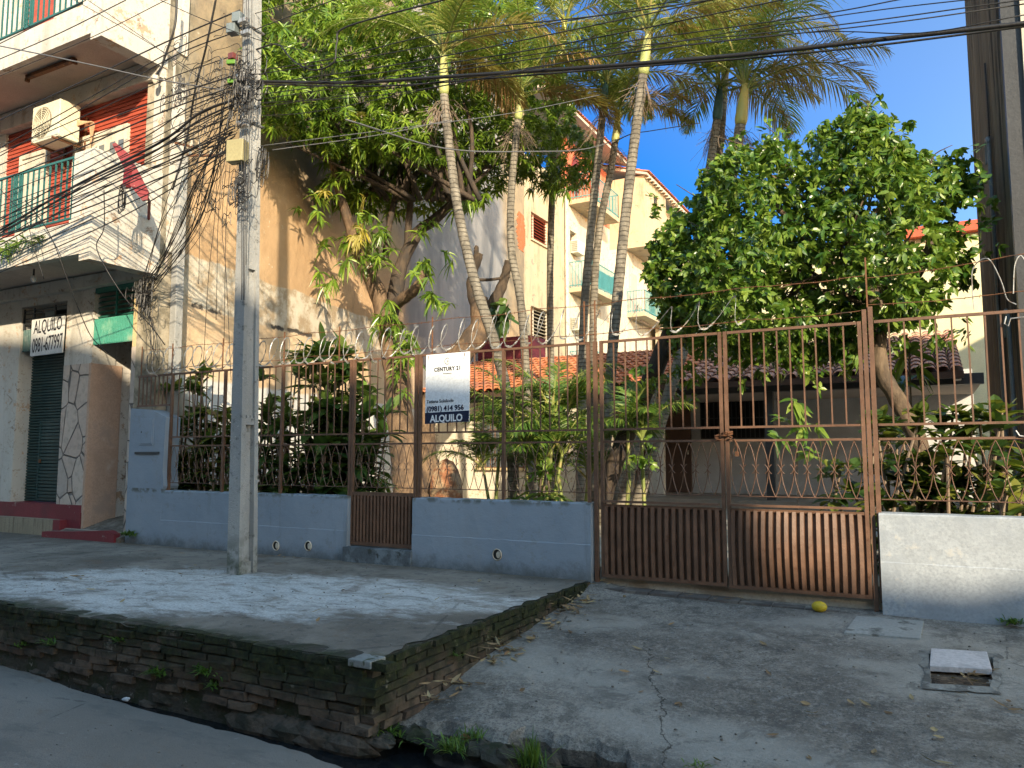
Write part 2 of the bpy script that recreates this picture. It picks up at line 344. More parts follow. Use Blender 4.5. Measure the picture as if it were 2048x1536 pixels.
def m_sidewall():
    s = Nodes('peeling_tan_render'); X, Y, Z = s.xyz(); a = R(10.4)
    S = s.math('ADD', s.math('MULTIPLY', s.math('ADD', X, 9.7), -math.sin(a)), s.math('MULTIPLY', s.math('SUBTRACT', Y, .1), math.cos(a)))
    N = lambda sc_, d=5, k=1.0: s.math('MULTIPLY', s.math('SUBTRACT', s.noise(sc_, d, .65), .5), k)
    c = s.mix(s.ramp(s.noise(.9, 6), .35, .68), (.44, .285, .155), (.57, .385, .22))
    up = s.ramp(s.math('ADD', Z, N(.6, 5, 3.0)), 5.6, 7.6)
    c = s.mix(up, c, s.mix(s.ramp(s.noise(.8, 6, .7), .4, .62), (.36, .28, .18), (.23, .185, .13)))
    c = s.mix(s.math('MULTIPLY', s.ramp(s.noise(1.7, 7, .7, (1, 1, .35)), .56, .7), .7), c, (.26, .18, .11))
    c = s.mix(s.ramp(s.noise(3.1, 7, .75), .63, .68), c, (.62, .55, .42))
    # mid-wall patch: grey paint plus tree shade put into the colour
    g = s.math('MULTIPLY', s.ramp(s.math('ADD', S, N(.5, 4, 1.6)), 7.6, 8.6), s.ramp(s.math('ADD', s.math('ADD', S, s.math('MULTIPLY', Z, .12)), N(.4, 4, 2.6)), 17.6, 16.4))
    c = s.mix(g, c, s.mix(s.ramp(s.noise(.7, 6, .6, (1, 1, .4)), .35, .65), (.17, .17, .175), (.30, .29, .285)))
    # old roof scar: pale plaster below z 4.8, cream below z 4.05
    n2 = N(1.2, 6, .22); zz = s.math('ADD', Z, n2)
    band = s.math('MULTIPLY', s.ramp(zz, 4.80, 4.76), s.ramp(S, 9.5, 8.2))
    c = s.mix(band, c, s.mix(s.ramp(s.noise(3.2, 7, .7), .42, .62), (.60, .53, .42), (.38, .29, .19)))
    lowb = s.math('MULTIPLY', s.ramp(zz, 4.03, 3.97), s.ramp(S, 9.5, 8.2))
    c = s.mix(lowb, c, s.mix(s.ramp(s.noise(1.2, 6), .35, .65), (.66, .50, .33), (.57, .40, .24)))
    crk = s.ramp(s.math('ABSOLUTE', s.math('SUBTRACT', s.math('ADD', zz, N(5, 5, .12)), 4.02)), .05, .015)
    crk = s.math('MULTIPLY', crk, s.math('MULTIPLY', s.ramp(s.noise(1.7, 4), .48, .56), s.ramp(S, 10, 9)))
    c = s.mix(crk, c, (.07, .06, .05))
    c = s.mix(s.ramp(s.math('ADD', Z, N(1.5, 5, .2)), 2.92, 2.86), c, (.62, .61, .58))
    edge = s.ramp(s.math('ADD', S, N(2.0, 6, .8)), .75, .2)
    c = s.mix(edge, c, s.mix(s.ramp(s.noise(3, 7, .7), .4, .6), (.36, .31, .23), (.16, .14, .10)))
    h = s.math('ADD', s.math('SUBTRACT', s.noise(5, 7, .65), s.math('MULTIPLY', crk, .9)), s.math('MULTIPLY', s.noise(50, 4), .2))
    return s.fin(c, .9, s.bump(h, .02, 1))
def m_white(name, base=(.56, .53, .47), stain=(.40, .30, .20), lo=.6, hi=.72):
    s = Nodes(name); c = s.mix(s.ramp(s.noise(1.3, 5), .3, .7), tuple(v*.88 for v in base), base)
    c = s.mix(s.math('MULTIPLY', s.ramp(s.noise(2.0, 7, .7, (1, 1, .3)), lo, hi), .7), c, stain)
    c = s.mix(s.ramp(s.noise(6.5, 9, .85), .545, .60), c, (.38, .33, .26))
    c = s.mix(s.ramp(s.noise(2.6, 9, .82), .565, .60), c, (.46, .31, .20))
    c = s.mix(s.ramp(s.noise(2.1, 9, .82, (1, 1, 1.3)), .595, .615), c, (.24, .17, .12))
    c = s.mix(s.math('MULTIPLY', s.ramp(s.noise(2.4, 6, .7, (1, 1, .08)), .50, .64), .5), c, (.30, .27, .22))
    c = s.mix(s.ramp(s.noise(19, 5, .8), .64, .69), c, (.20, .15, .11))
    ck = s.ramp(s.math('ADD', s.voro(1.5, 'DISTANCE_TO_EDGE'), s.math('MULTIPLY', s.noise(6, 6, .7), .16)), .095, .083)
    c = s.mix(s.math('MULTIPLY', ck, s.ramp(s.noise(1.3, 4), .56, .64)), c, (.28, .23, .18))
    c = s.mix(s.math('MULTIPLY', s.ramp(s.noise(1.1, 7, .7, (1, 1, .2)), .52, .66), .35), c, (.38, .34, .28))
    return s.fin(c, .85, s.bump(s.math('ADD', s.noise(8, 6), s.math('MULTIPLY', s.noise(60, 4), .25)), .012, 1))
def m_siding():
    s = Nodes('red_lap_boards'); X, Y, Z = s.xyz()
    c = s.mix(s.ramp(s.noise(3, 5, .6, (1, 1, 4)), .3, .7), (.29, .050, .028), (.38, .075, .040))
    c = s.mix(s.ramp(s.noise(9, 6, .7), .66, .7), c, (.16, .03, .02))
    return s.fin(c, .6, s.bump(s.noise(20, 5), .004, .6))
def m_shutter():
    return worn('dark_green_shutter', (.030, .060, .055), [(3, (.055, .090, .080), .5, .7, (1, 1, .4)), (14, (.10, .10, .08), .68, .74)], .55, 30, .003)
def m_stone():
    s = Nodes('crazy_stone_cladding'); e = s.voro(2.6, 'DISTANCE_TO_EDGE', (1.15, 1.15, .8)); q = s.voro(2.6, 'F1', (1.15, 1.15, .8), 'Color')
    sp = s.n('ShaderNodeSeparateColor'); s.link(q, sp.inputs[0])
    c = s.mix(sp.outputs[0], (.54, .46, .38), (.42, .36, .31)); c = s.mix(s.math('MULTIPLY', sp.outputs[1], .4), c, (.52, .36, .27))
    c = s.mix(s.math('MULTIPLY', s.ramp(s.noise(9, 6), .45, .7), .5), c, (.28, .24, .20))
    k = s.ramp(s.math('ADD', e, s.math('MULTIPLY', s.noise(12, 5), .02)), .038, .018); c = s.mix(k, c, (.17, .15, .13))
    return s.fin(c, .8, s.bump(s.math('SUBTRACT', s.math('ADD', s.noise(15, 5), s.math('MULTIPLY', sp.outputs[0], .8)), s.math('MULTIPLY', k, 2.5)), .02, 1))
def m_pole():
    s = Nodes('aged_pole_concrete'); c = s.mix(s.ramp(s.noise(1.5, 6, .6, (1, 1, .35)), .35, .65), (.26, .262, .255), (.37, .365, .345))
    c = s.mix(s.ramp(s.noise(9, 6, .75), .55, .7), c, (.11, .108, .10)); c = s.mix(s.ramp(s.noise(40, 4), .6, .72), c, (.42, .40, .36))
    X, Y, Z = s.xyz(); c = s.mix(s.math('MULTIPLY', s.ramp(Z, 1.1, .5), s.ramp(s.noise(5, 5), .35, .6)), c, (.075, .085, .06))
    return s.fin(c, .85, s.bump(s.math('ADD', s.noise(30, 6, .7), s.noise(90, 3)), .008, 1))
def m_roof(name, a, b):
    s = Nodes(name); g = s.n('ShaderNodeNewGeometry').outputs['Random Per Island']
    c = s.mix(g, a, b); c = s.mix(s.ramp(s.noise(6, 6, .7), .5, .68), c, (.10, .065, .055))
    c = s.mix(s.ramp(s.noise(1.1, 4), .5, .68), c, tuple(v*.6+.05 for v in a))
    return s.fin(c, .8, s.bump(s.noise(40, 4), .005, .8))
def m_neigh():
    s = Nodes('streaked_old_wall'); c = s.mix(s.ramp(s.noise(1.4, 7, .65, (1, 2.2, .10)), .35, .65), (.135, .10, .075), (.24, .185, .135))
    c = s.mix(s.ramp(s.noise(5, 6, .7, (1, 1.5, .07)), .5, .62), c, (.055, .045, .038))
    c = s.mix(s.ramp(s.noise(2.2, 6, .7, (1, 1, .12)), .62, .7), c, (.36, .32, .26))
    X, Y, Z = s.xyz(); low = s.ramp(s.math('ADD', s.math('SUBTRACT', Z, s.math('MULTIPLY', Y, -.35)), s.noise(2, 5)), 4.2, 3.4)
    c = s.mix(s.math('MULTIPLY', low, .0), c, (.4, .4, .4))
    return s.fin(c, .95, s.bump(s.noise(4, 7, .7, (1, 3, .2)), .05, 1))
def m_bark(name, a, b, rings=0.0, sc_=12):
    s = Nodes(name); c = s.mix(s.ramp(s.noise(sc_, 6, .7, (1, 1, .35)), .35, .65), a, b)
    c = s.mix(s.ramp(s.noise(2.5, 5), .5, .68), c, tuple(v*.55+.02 for v in a)); h = s.noise(sc_*2, 6, .7, (1, 1, .3)); d = .02
    if rings:
        X, Y, Z = s.xyz(); wv = s.math('SINE', s.math('MULTIPLY', s.math('ADD', Z, s.math('MULTIPLY', s.noise(2.0, 3), .06)), rings))
        k = s.math('MULTIPLY', s.ramp(wv, .72, .98), s.ramp(s.noise(9, 4), .25, .55)); c = s.mix(s.math('MULTIPLY', k, .6), c, tuple(v*.5 for v in a)); c = s.mix(s.math('MULTIPLY', s.ramp(s.noise(3.5, 6, .75), .5, .62), .7), c, tuple(v*.6 for v in a)); h = s.math('SUBTRACT', s.math('MULTIPLY', h, .5), k)
    return s.fin(c, .9, s.bump(h, d, 1))
M = MAT
M['road'] = m_road(); M['platform'] = m_platform(); M['drive'] = m_drive(); M['brick'] = m_brick(); M['mortar'] = m_mortar()
M['blue'] = m_blue(); M['iron'] = m_iron(); M['sidewall'] = m_sidewall(); M['white'] = m_white('peeling_white_paint')
M['cream'] = m_white('weathered_cream_paint', (.50, .41, .265), (.25, .19, .12), .50, .66)
M['creamw'] = m_white('sunbleached_white_paint', (.60, .54, .43), (.42, .33, .22), .56, .72)
M['beige'] = worn('beige_ceiling_paint', (.46, .385, .325), [(1.5, (.36, .31, .27), .5, .7)], .9)
M['siding'] = m_siding(); M['shutter'] = m_shutter(); M['stone'] = m_stone(); M['pole'] = m_pole()
M['peach'] = worn('peach_paint', (.52, .35, .25), [(3, (.42, .30, .23), .5, .7), (1.2, (.56, .44, .36), .55, .7)], .85, 25, .006)
M['yellowp'] = worn('pale_yellow_paint', (.60, .46, .25), [(4, (.40, .31, .2), .55, .7)], .85)
M['dark'] = worn('dark_interior', (.020, .019, .018), [], .9)
M['dgrey'] = worn('dark_grey_metal', (.045, .047, .05), [], .5)
M['green'] = worn('teal_rail_paint', (.030, .125, .115), [(12, (.13, .10, .07), .64, .7)], .5)
M['greenp'] = worn('bright_green_panel', (.075, .32, .23), [(4, (.20, .42, .30), .5, .7), (2, (.30, .36, .25), .62, .74)], .55)
M['dgreen'] = worn('dark_green_corrugated', (.045, .105, .095), [(4, (.11, .15, .13), .55, .7), (9, (.16, .14, .10), .66, .72)], .5)
M['red'] = worn('faded_red_paint', (.22, .020, .026), [(4, (.17, .03, .035), .45, .6), (15, (.55, .35, .3), .68, .72)], .6)
M['maroon'] = worn('maroon_floor_paint', (.19, .030, .038), [(5, (.27, .20, .17), .62, .68), (2, (.13, .03, .035), .5, .7)], .6)
M['tan'] = worn('tan_step_render', (.30, .255, .18), [(6, (.17, .14, .10), .5, .68, (3, 1, .3))], .85)
M['acw'] = worn('yellowed_ac_casing', (.66, .62, .47), [(3, (.50, .46, .33), .55, .7)], .5)
M['rust'] = worn('rusty_metal', (.17, .075, .035), [(9, (.07, .04, .03), .5, .65), (14, (.33, .22, .12), .62, .7)], .75)
M['cable'] = worn('black_cable_rubber', (.017, .016, .016), [], .45, spec=.4)
M['cabg'] = worn('grey_cable_rubber', (.12, .12, .125), [], .45)
M['steel'] = worn('galvanised_steel', (.46, .46, .45), [(12, (.22, .17, .13), .5, .64)], .45, metal=.6)
M['signw'] = worn('white_sign_board', (.72, .75, .78), [(2, (.66, .68, .68), .5, .7)], .5, var=.03)
M['navy'] = worn('navy_print', (.012, .018, .045), [], .5, var=.02); M['ink'] = worn('black_ink', (.015, .015, .02), [], .6, var=.02)
M['greyink'] = worn('grey_ink', (.23, .22, .19), [], .6, var=.02); M['litext'] = worn('light_print', (.70, .72, .74), [], .5, var=.02)
M['glass'] = worn('dusty_pane', (.11, .125, .135), [], .15, spec=.6)
M['water'] = worn('black_gutter_water', (.010, .012, .014), [(5, (.03, .03, .025), .6, .7)], .12, 6, .004, spec=.6)
M['soil'] = worn('garden_soil', (.17, .14, .10), [(3, (.30, .27, .22), .5, .6)], .95, 20, .03)
M['rooforange'] = m_roof('orange_clay_tile', (.52, .16, .065), (.62, .24, .11)); M['roofshade'] = m_roof('shaded_clay_tile', (.44, .20, .14), (.54, .29, .20))  # right part of house roof: same tile with shade put into its colour
M['redroof'] = worn('red_roof_paint', (.50, .10, .05), [(5, (.30, .07, .04), .5, .7)], .7)
M['neigh'] = m_neigh()
M['barkm'] = m_bark('mango_bark', (.095, .062, .040), (.21, .14, .085)); M['barkd'] = m_bark('dark_shade_bark', (.045, .035, .028), (.09, .065, .045))
M['barkc'] = m_bark('citrus_bark', (.085, .06, .04), (.18, .13, .085)); M['barkp'] = m_bark('ringed_palm_bark', (.155, .135, .105), (.26, .23, .18), 84, 9)
M['shaft'] = worn('pale_green_crownshaft', (.34, .38, .13), [(3, (.46, .42, .16), .45, .65, (1, 1, .3)), (5, (.30, .27, .16), .6, .7)], .5)
M['shafty'] = worn('yellow_crownshaft', (.50, .38, .11), [(3, (.36, .36, .12), .45, .65, (1, 1, .3))], .5)
M['deadtwig'] = worn('dry_twig', (.22, .165, .12), [], .9)
M['mango'] = leafmat('mango_leaf', [(.040, .090, .010), (.115, .205, .020), (.24, .33, .04)], .31)
M['citrus'] = leafmat('citrus_leaf', [(.028, .078, .010), (.085, .165, .018), (.22, .30, .05)], .31)
M['dracaena'] = leafmat('strap_leaf', [(.020, .050, .018), (.045, .10, .022), (.12, .17, .035)], .36)
M['dracy'] = leafmat('striped_strap_leaf', [(.05, .12, .02), (.13, .23, .03), (.24, .30, .06)], .4)
M['croton'] = leafmat('croton_leaf', [(.018, .05, .015), (.05, .10, .02), (.20, .20, .03)], .4)
M['palml'] = leafmat('palm_leaflet', [(.09, .15, .025), (.21, .27, .05), (.44, .40, .12)], .38, .42)
M['palmd'] = leafmat('dry_palm_leaflet', [(.20, .10, .04), (.34, .20, .08), (.46, .32, .15)], .7, .35)
M['areca'] = leafmat('areca_leaflet', [(.04, .10, .018), (.09, .17, .025), (.20, .26, .04)], .4)
M['rachis'] = worn('yellow_green_rachis', (.20, .24, .06), [(3, (.30, .26, .09), .5, .6)], .5)
M['grass'] = leafmat('weed_blade', [(.03, .08, .012), (.07, .15, .02), (.12, .20, .03)], .5)
M['deadleaf'] = leafmat('dead_leaf', [(.13, .075, .04), (.25, .16, .08), (.34, .27, .14)], .8, .1)

# ------------------------------------------------------------------ ground, road, gutter, platform, driveway
mb = MB(); mb.box(-150, 150, -150, 250, -.5, -.16); build('ground', mb, M['soil'], kind='structure')
edge = [(-60, -3.25), (-14, -3.3), (-6.8, -3.40), (-6.2, -3.44), (-5.3, -3.55), (-4.6, -3.58), (-4.2, -3.60), (-3.7, -3.61), (-3.3, -3.64), (-2.86, -3.72), (-2.2, -3.74), (-1, -3.78), (4, -3.8), (60, -3.9)]
ex = np.interp(np.arange(-20, 8, .08), [e[0] for e in edge], [e[1] for e in edge])
pts = [(-60, -3.25)]+[(x, y+random.uniform(-.012, .012)) for x, y in zip(np.arange(-20, 8, .08), ex)]+[(60, -3.9)]
mb = MB(); n = len(pts)
mb.add([(x, y, 0) for x, y in pts]+[(x, -11.5, .02) for x, y in pts]+[(x, y+.02, -.12) for x, y in pts],
       [(i, n+i, n+i+1, i+1) for i in range(n-1)]+[(i, i+1, 2*n+i+1, 2*n+i) for i in range(n-1)])
build('road', mb, M['road'], kind='structure')
mb = MB(); mb.box(-60, 60, -3.95, -2.6, -.14, -.055); build('gutter_water', mb, M['water'], kind='structure')
mb = MB(); mb.box(-60, 60, -16.1, -11.5, -.3, .15); build('pavement_across', mb, M['platform'], kind='structure')
# platform slab, chipped edges
def grid(nx, ny, fx):
    mb = MB(); V = [fx(i/nx, j/ny) for j in range(ny+1) for i in range(nx+1)]
    mb.add(V, [(j*(nx+1)+i, j*(nx+1)+i+1, (j+1)*(nx+1)+i+1, (j+1)*(nx+1)+i) for j in range(ny) for i in range(nx)]); return mb
ch = rng.uniform(0, 1, 400)
def plat(u, v):
    x = -14+11.05*u; y = -3.43+3.9*v
    if v == 0: y += .05*ch[int(u*160) % 400]**3
    if u == 1: x -= .07*ch[int(v*60)+200]**3
    z = .5+.006*math.sin(x*3.1)*math.sin(y*2.3)-(.03*(1-min(1, v*16))*ch[int(u*70)] if v < .06 else 0)
    if x > -4 and y > -.25: z += 0
    return (x, y, z)
mb = grid(160, 60, plat)
nb = len(mb.v[0])
mb.box(-60, -2.99, -3.36, .5, -.1, .455); mb.box(-60, -14, -3.43, .5, .3, .5)
build('sidewalk', mb, M['platform'], kind='structure')
DY = [-3.3, -3.11, -2.73, -2.35, -1.84, -1.14, -.4, 0, .5]; DZ = [.03, .07, .14, .19, .26, .33, .39, .43, .45]
def dz(x, y):
    return float(np.interp(y, DY, DZ))+(.06*math.exp(-((y+.03)/.28)**2)*math.exp(-((x+2.95)/.3)**2))
rj = np.convolve(rng.uniform(-1, 1, 304), np.ones(5)/3.2, 'valid')
def drv(u, v):
    x = -2.97+9.5*u; fe = -3.12+.10*rj[int(u*95)]+.06*rj[int(u*190)]+(.10 if -2.2 < x < -1.5 else 0)
    y = fe+(.05-fe)*v
    return (x, y, dz(x, y)+.006*math.sin(4*x+1)*math.sin(5*y)-(.05+.02*rj[int(u*190)+5] if v == 0 else 0))
def ondrive(px, py, off=0.0):
    p = atz(px, py, .35)
    for _ in range(8): p = atz(px, py, dz(p[0], p[1])+off)
    return p
pit = [ondrive(*q_)[:2] for q_ in ((1856, 1310), (1990, 1316), (1984, 1378), (1860, 1371))]
def inpit(x, y, g=0.0):
    return all((pit[(i+1) % 4][0]-pit[i][0])*(y-pit[i][1])-(pit[(i+1) % 4][1]-pit[i][1])*(x-pit[i][0]) < g for i in range(4))
mb = grid(190, 70, drv)
V = mb.v[0]
mb.f = [f for f in mb.f if not inpit(V[f, 0].mean(), V[f, 1].mean())]; mb.mi = [0]*len(mb.f); fr = V[:191]; lo = fr.copy(); lo[:, 2] = -.13; lo[:, 1] += .05
mb.add(np.concatenate([fr, lo]), [(i, 191+i, 192+i, i+1) for i in range(190)])
build('driveway', mb, M['drive'], kind='structure')
mb = MB(); mb.box(-40, 30, .06, 60, .1, .62); build('garden_ground', mb, worn('pale_yard_concrete', (.42, .39, .33), [(1.5, (.25, .21, .16), .5, .65)], .9, 20, .01), kind='structure')
# kerb tiles under the driveway gate
mb = MB()
for i in range(9): mb.box(-2.86+i*.272, -2.60+i*.272, -.14, .06, .2, .452-.004*i)
build('gate_sill', mb, worn('sill_tile', (.10, .088, .080), [(4, (.17, .15, .13), .5, .65)], .8), loc=(-1.6, 0, .44), label='row of dark sill tiles on the ground under the driveway gate', cat='sill')

# brick retaining wall under the platform: courses of separate bricks
wall = thing('retaining_wall', 'mossy old brick retaining wall holding up the raised sidewalk beside the gutter', 'retaining wall', (-5, -3.4, 0))
mb = MB()
def brick(c, hx, hy, hz):
    v = np.array([(i*hx, j*hy, k*hz) for k in (-1, 1) for j in (-1, 1) for i in (-1, 1)])*rng.uniform(.90, 1.04, (8, 3))+rng.uniform(-.006, .006, (8, 3))
    mb.add(v+np.array(c), [(0, 2, 3, 1), (4, 5, 7, 6), (0, 1, 5, 4), (2, 6, 7, 3), (0, 4, 6, 2), (1, 3, 7, 5)])
ch_ = .052
for r in range(8):
    z = .470-r*ch_; x = -9.3+(r % 2)*.12
    while x < -3.05:
        L = random.uniform(.205, .25)
        if not (r >= 5 and random.random() < .15*(r-4)): brick((x+L/2, -3.377+random.uniform(-.016, .012)-.003*r, z+.006*math.sin(x*2.3+r)), L/2-.004, .05, ch_/2-.0025)
        x += L
    y = -3.42+(r % 2)*.1
    while y < -.1:
        L = random.uniform(.2, .25)
        if z > dz(-2.95, y)-.03: brick((-2.978+random.uniform(-.010, .012)+.002*r, y+L/2, z), .05, L/2-.004, ch_/2-.0025)
        y += L
build('brick_face', mb, M['brick'], wall)
mb = MB(); mb.box(-14, -3.0, -3.405, -3.2, -.12, .492); mb.box(-3.1, -2.952, -3.39, -.05, -.12, .492); build('mortar_bed', mb, M['mortar'], wall)
mb = MB()
for i in range(34):
    x = -9+i*.185; mb.blob((x, -3.36+random.uniform(-.02, .02), random.uniform(-.05, .04)), (random.uniform(.1, .2), .06, random.uniform(.03, .07)), i, 9, .22)
for x in (-3.9, -3.6, -3.35, -3.12): mb.blob((x, -3.40, -.01), (.24, .075, .095), int(x*100) % 97, 12, .13)
build('rubble_footing', mb, worn('wet_rubble_stone', (.085, .068, .052), [(7, (.03, .03, .022), .45, .6), (16, (.22, .2, .17), .66, .72)], .85, 22, .02), wall)
mb = MB(); mb.obox((-3.02, -3.36, .475), (.085, 0, 0), (0, .075, 0), (0, 0, .022)); build('corner_brick', mb, worn('bare_mortar_top', (.22, .23, .22), [(9, (.06, .07, .04), .55, .65)], .9), wall, bevel=.006)

# broken lumps of concrete along the mouth of the driveway
k = 0
for (px, py, r_) in [(835, 1470, .12), (880, 1490, .10), (960, 1500, .13), (1010, 1515, .15), (1090, 1525, .11), (800, 1462, .08), (770, 1475, .07)]:
    p = atz(px, py, .03); mb = MB(); mb.blob((0, 0, 0), (r_, r_*.7, r_*.42), 50+k, 11, .2); mb.v = [v+p for v in mb.v]
    lab = ['grey broken concrete lump beside the platform corner at the gutter', 'small broken lump against the driveway mouth, second from the corner', 'broken concrete lump with grass around it at the driveway mouth', 'widest flat broken lump at the driveway mouth', 'rounded lump at the driveway mouth nearest the tall grass tuft', 'small lump tucked under the brick corner weeds', 'smallest dark lump touching the brick corner by the gutter'][k]
    build('concrete_lump', mb, M['mortar'], loc=p, label=lab, cat='rubble', group='broken concrete at the driveway mouth', smooth=False); k += 1
# drain slabs
q = [ondrive(1713, 1235), ondrive(1848, 1245), ondrive(1841, 1280), ondrive(1688, 1268)]
q = [(p[0], p[1]) for p in q]
def slab(poly, z0, zf): 
    mb = MB(); n = len(poly); mb.add([(x, y, zf(x, y)) for x, y in poly]+[(x, y, zf(x, y)-.038) for x, y in poly], [list(range(n))[::-1], [2*n-1-i for i in range(n)][::-1]]+[(i, (i+1) % n, n+(i+1) % n, n+i) for i in range(n)]); return mb
build('drain_cover', slab(q, .2, lambda x, y: dz(x, y)+.014), worn('pale_slab', (.30, .30, .28), [(6, (.10, .10, .09), .5, .65), (13, (.3, .3, .28), .6, .7)], .9, 30, .01), loc=(q[0][0], q[0][1], .39), label='flat grey concrete inspection cover in front of the wall, set flush', cat='drain cover', bevel=.004)
q2 = [ondrive(1862, 1296, .025), ondrive(1974, 1303, .025), ondrive(1984, 1338, .025), ondrive(1859, 1331, .025)]; q2 = [(p[0], p[1]) for p in q2]
build('drain_cover', slab(q2, .2, lambda x, y: dz(x, y)+.025), worn('pinkish_slab', (.52, .48, .47), [(6, (.40, .37, .36), .5, .65)], .9, 30, .01), loc=(q2[0][0], q2[0][1], .36), label='pinkish loose concrete cover half sliding off its square drain hole', cat='drain cover', bevel=.005)
cx_, cy_ = np.mean(pit, 0); mb = MB()
O = [(cx_+(x-cx_)*1.22, cy_+(y-cy_)*1.26) for x, y in pit]; I = [(cx_+(x-cx_)*.97, cy_+(y-cy_)*.97) for x, y in pit]
def sub(P, n=8): return [(P[i][0]+(P[(i+1) % 4][0]-P[i][0])*t/n, P[i][1]+(P[(i+1) % 4][1]-P[i][1])*t/n) for i in range(4) for t in range(n)]
O = [(x+random.uniform(-.02, .02), y+random.uniform(-.02, .02)) for x, y in sub(O)]; I = [(x+random.uniform(-.007, .007), y+random.uniform(-.007, .007)) for x, y in sub(I)]; n = len(O)
mb.add([(x, y, dz(x, y)+.004) for x, y in O]+[(x, y, dz(x, y)+.010) for x, y in I]+[(x, y, dz(x, y)-.09) for x, y in I], [(i, (i+1) % n, n+(i+1) % n, n+i) for i in range(n)]+[(n+i, n+(i+1) % n, 2*n+(i+1) % n, 2*n+i) for i in range(n)])
build('drain_rim', mb, worn('mortar_rim', (.24, .23, .205), [(9, (.11, .105, .095), .45, .6), (20, (.33, .33, .31), .6, .68)], .9, 30, .01), kind='structure')
mb = MB(); mb.add([(x, y, dz(x, y)-.032) for x, y in I], [tuple(range(n))]); build('drain_pit', mb, worn('litter_filled_pit', (.10, .07, .048), [(14, (.24, .16, .10), .5, .6, (1, 4, 1)), (8, (.03, .022, .018), .5, .62)], .95, 40, .03), kind='structure')

# ------------------------------------------------------------------ low blue walls
def frontwall(x0, x1, label, zb0, zb1, top=1.24, holes=(), loc=None):
    t = thing('boundary_wall', label, 'wall', ((x0+x1)/2, 0, .5), 'low grey-blue garden walls')
    N_ = max(2, int((x1-x0)/.12)); V = []; 
    xs = np.linspace(x0, x1, N_+1); prof = [(-.084, None), (-.084, .84), (-.0800, .848), (-.0795, top-.012), (-.070, top), (.075, top+.004), (.085, top-.01), (.085, .1)]
    mb = MB()
    for i, x in enumerate(xs):
        zb = zb0+(zb1-zb0)*i/N_
        for (y, z) in prof: V.append((x, y+random.uniform(-.002, .002), (zb-.12 if z is None else z+random.uniform(-.003, .003))))
    m = len(prof); f = [(i*m+j, i*m+j+1, (i+1)*m+j+1, (i+1)*m+j)[::-1] for i in range(N_) for j in range(m-1)]
    f += [tuple(range(m)), tuple(N_*m+j for j in range(m-1, -1, -1))]
    mb.add(V, f); build('wall_body', mb, M['blue'], t)
    for hx, hz in holes:
        h = MB(); th = np.linspace(0, 2*math.pi, 17)[:-1]
        for k in range(16):
            a, b = th[k], th[(k+1) % 16]
            h.add([(hx+.058*math.cos(a), -.086, hz+.062*math.sin(a)), (hx+.058*math.cos(b), -.086, hz+.062*math.sin(b)), (hx+.050*math.cos(b), -.096, hz+.054*math.sin(b)), (hx+.050*math.cos(a), -.096, hz+.054*math.sin(a)),
                   (hx+.046*math.cos(a), -.0865, hz+.050*math.sin(a)), (hx+.046*math.cos(b), -.0865, hz+.050*math.sin(b))], [(0, 1, 2, 3), (3, 2, 5, 4)], 0)
        h.add([(hx+.047*math.cos(a), -.0868, hz+.051*math.sin(a)) for a in th], [tuple(range(16))], 1)
        h.blob((hx+.016, -.088, hz-.002), (.026, .004, .036), int(hx*10) % 50, 8, .1, 0)  # pale blob paints the lit inside of the hole, dark disc its shade
        build('drain_hole', h, [M['creamw'], M['dark']], t)
    return t
wl = frontwall(-9.2, -5.96, 'long low grey-blue wall under the leafy shrubs, from the meter box to the small gate', .50, .54, 1.24, [(-7.06, .615), (-6.54, .64)])
mb = MB()   # meter pier at the far end
mb.prism([(-9.93, .38), (-9.199, .38), (-9.199, 1.22), (-9.17, 1.30), (-9.20, 1.5), (-9.18, 2.24), (-9.5, 2.35), (-9.93, 2.38)], 'y', -.0795, .16)
build('meter_pier', mb, M['blue'], wl)
mb = MB(); mb.box(-9.71, -9.42, -.088, -.079, 1.86, 2.23); mb.box(-9.69, -9.44, -.094, -.088, 1.88, 2.21); p = build('meter_door', mb, M['blue'], wl, bevel=.002)
mb = MB(); mb.box(-9.665, -9.65, -.098, -.094, 2.03, 2.05); build('meter_lock', mb, M['dark'], p)
mb = MB(); mb.box(-9.78, -9.28, -.100, -.079, 1.735, 1.765); build('pier_ledge', mb, M['dgrey'], wl)
wm = frontwall(-5.04, -2.92, 'middle low grey-blue wall between the small gate and the driveway gate', .55, .50, 1.245, [(-3.96, .69)])
mb = MB(); mb.box(-5.98, -5.03, -.125, .1, .30, .665); build('gate_step', mb, worn('step_paint', (.10, .115, .125), [(5, (.18, .21, .23), .45, .6), (9, (.05, .055, .05), .55, .65)], .85), loc=(-5.5, 0, .5), label='dirty grey concrete step under the small brown gate', cat='step')
BL_ = M['blue']; M['blue'] = worn('sunlit_grey_blue_paint', (.315, .345, .375), [(2, (.26, .29, .325), .5, .66), (1.2, (.22, .245, .275), .55, .72, (1, 1, .3)), (6, (.37, .375, .37), .6, .7)], .8, 12, .008)  # same grey-blue paint in a paler copy, sunlight put into the colour
wr = frontwall(-.37, 4.5, 'right low wall painted grey-blue, sunlit, beside the driveway gate', .44, .30, 1.235)

M['blue'] = BL_
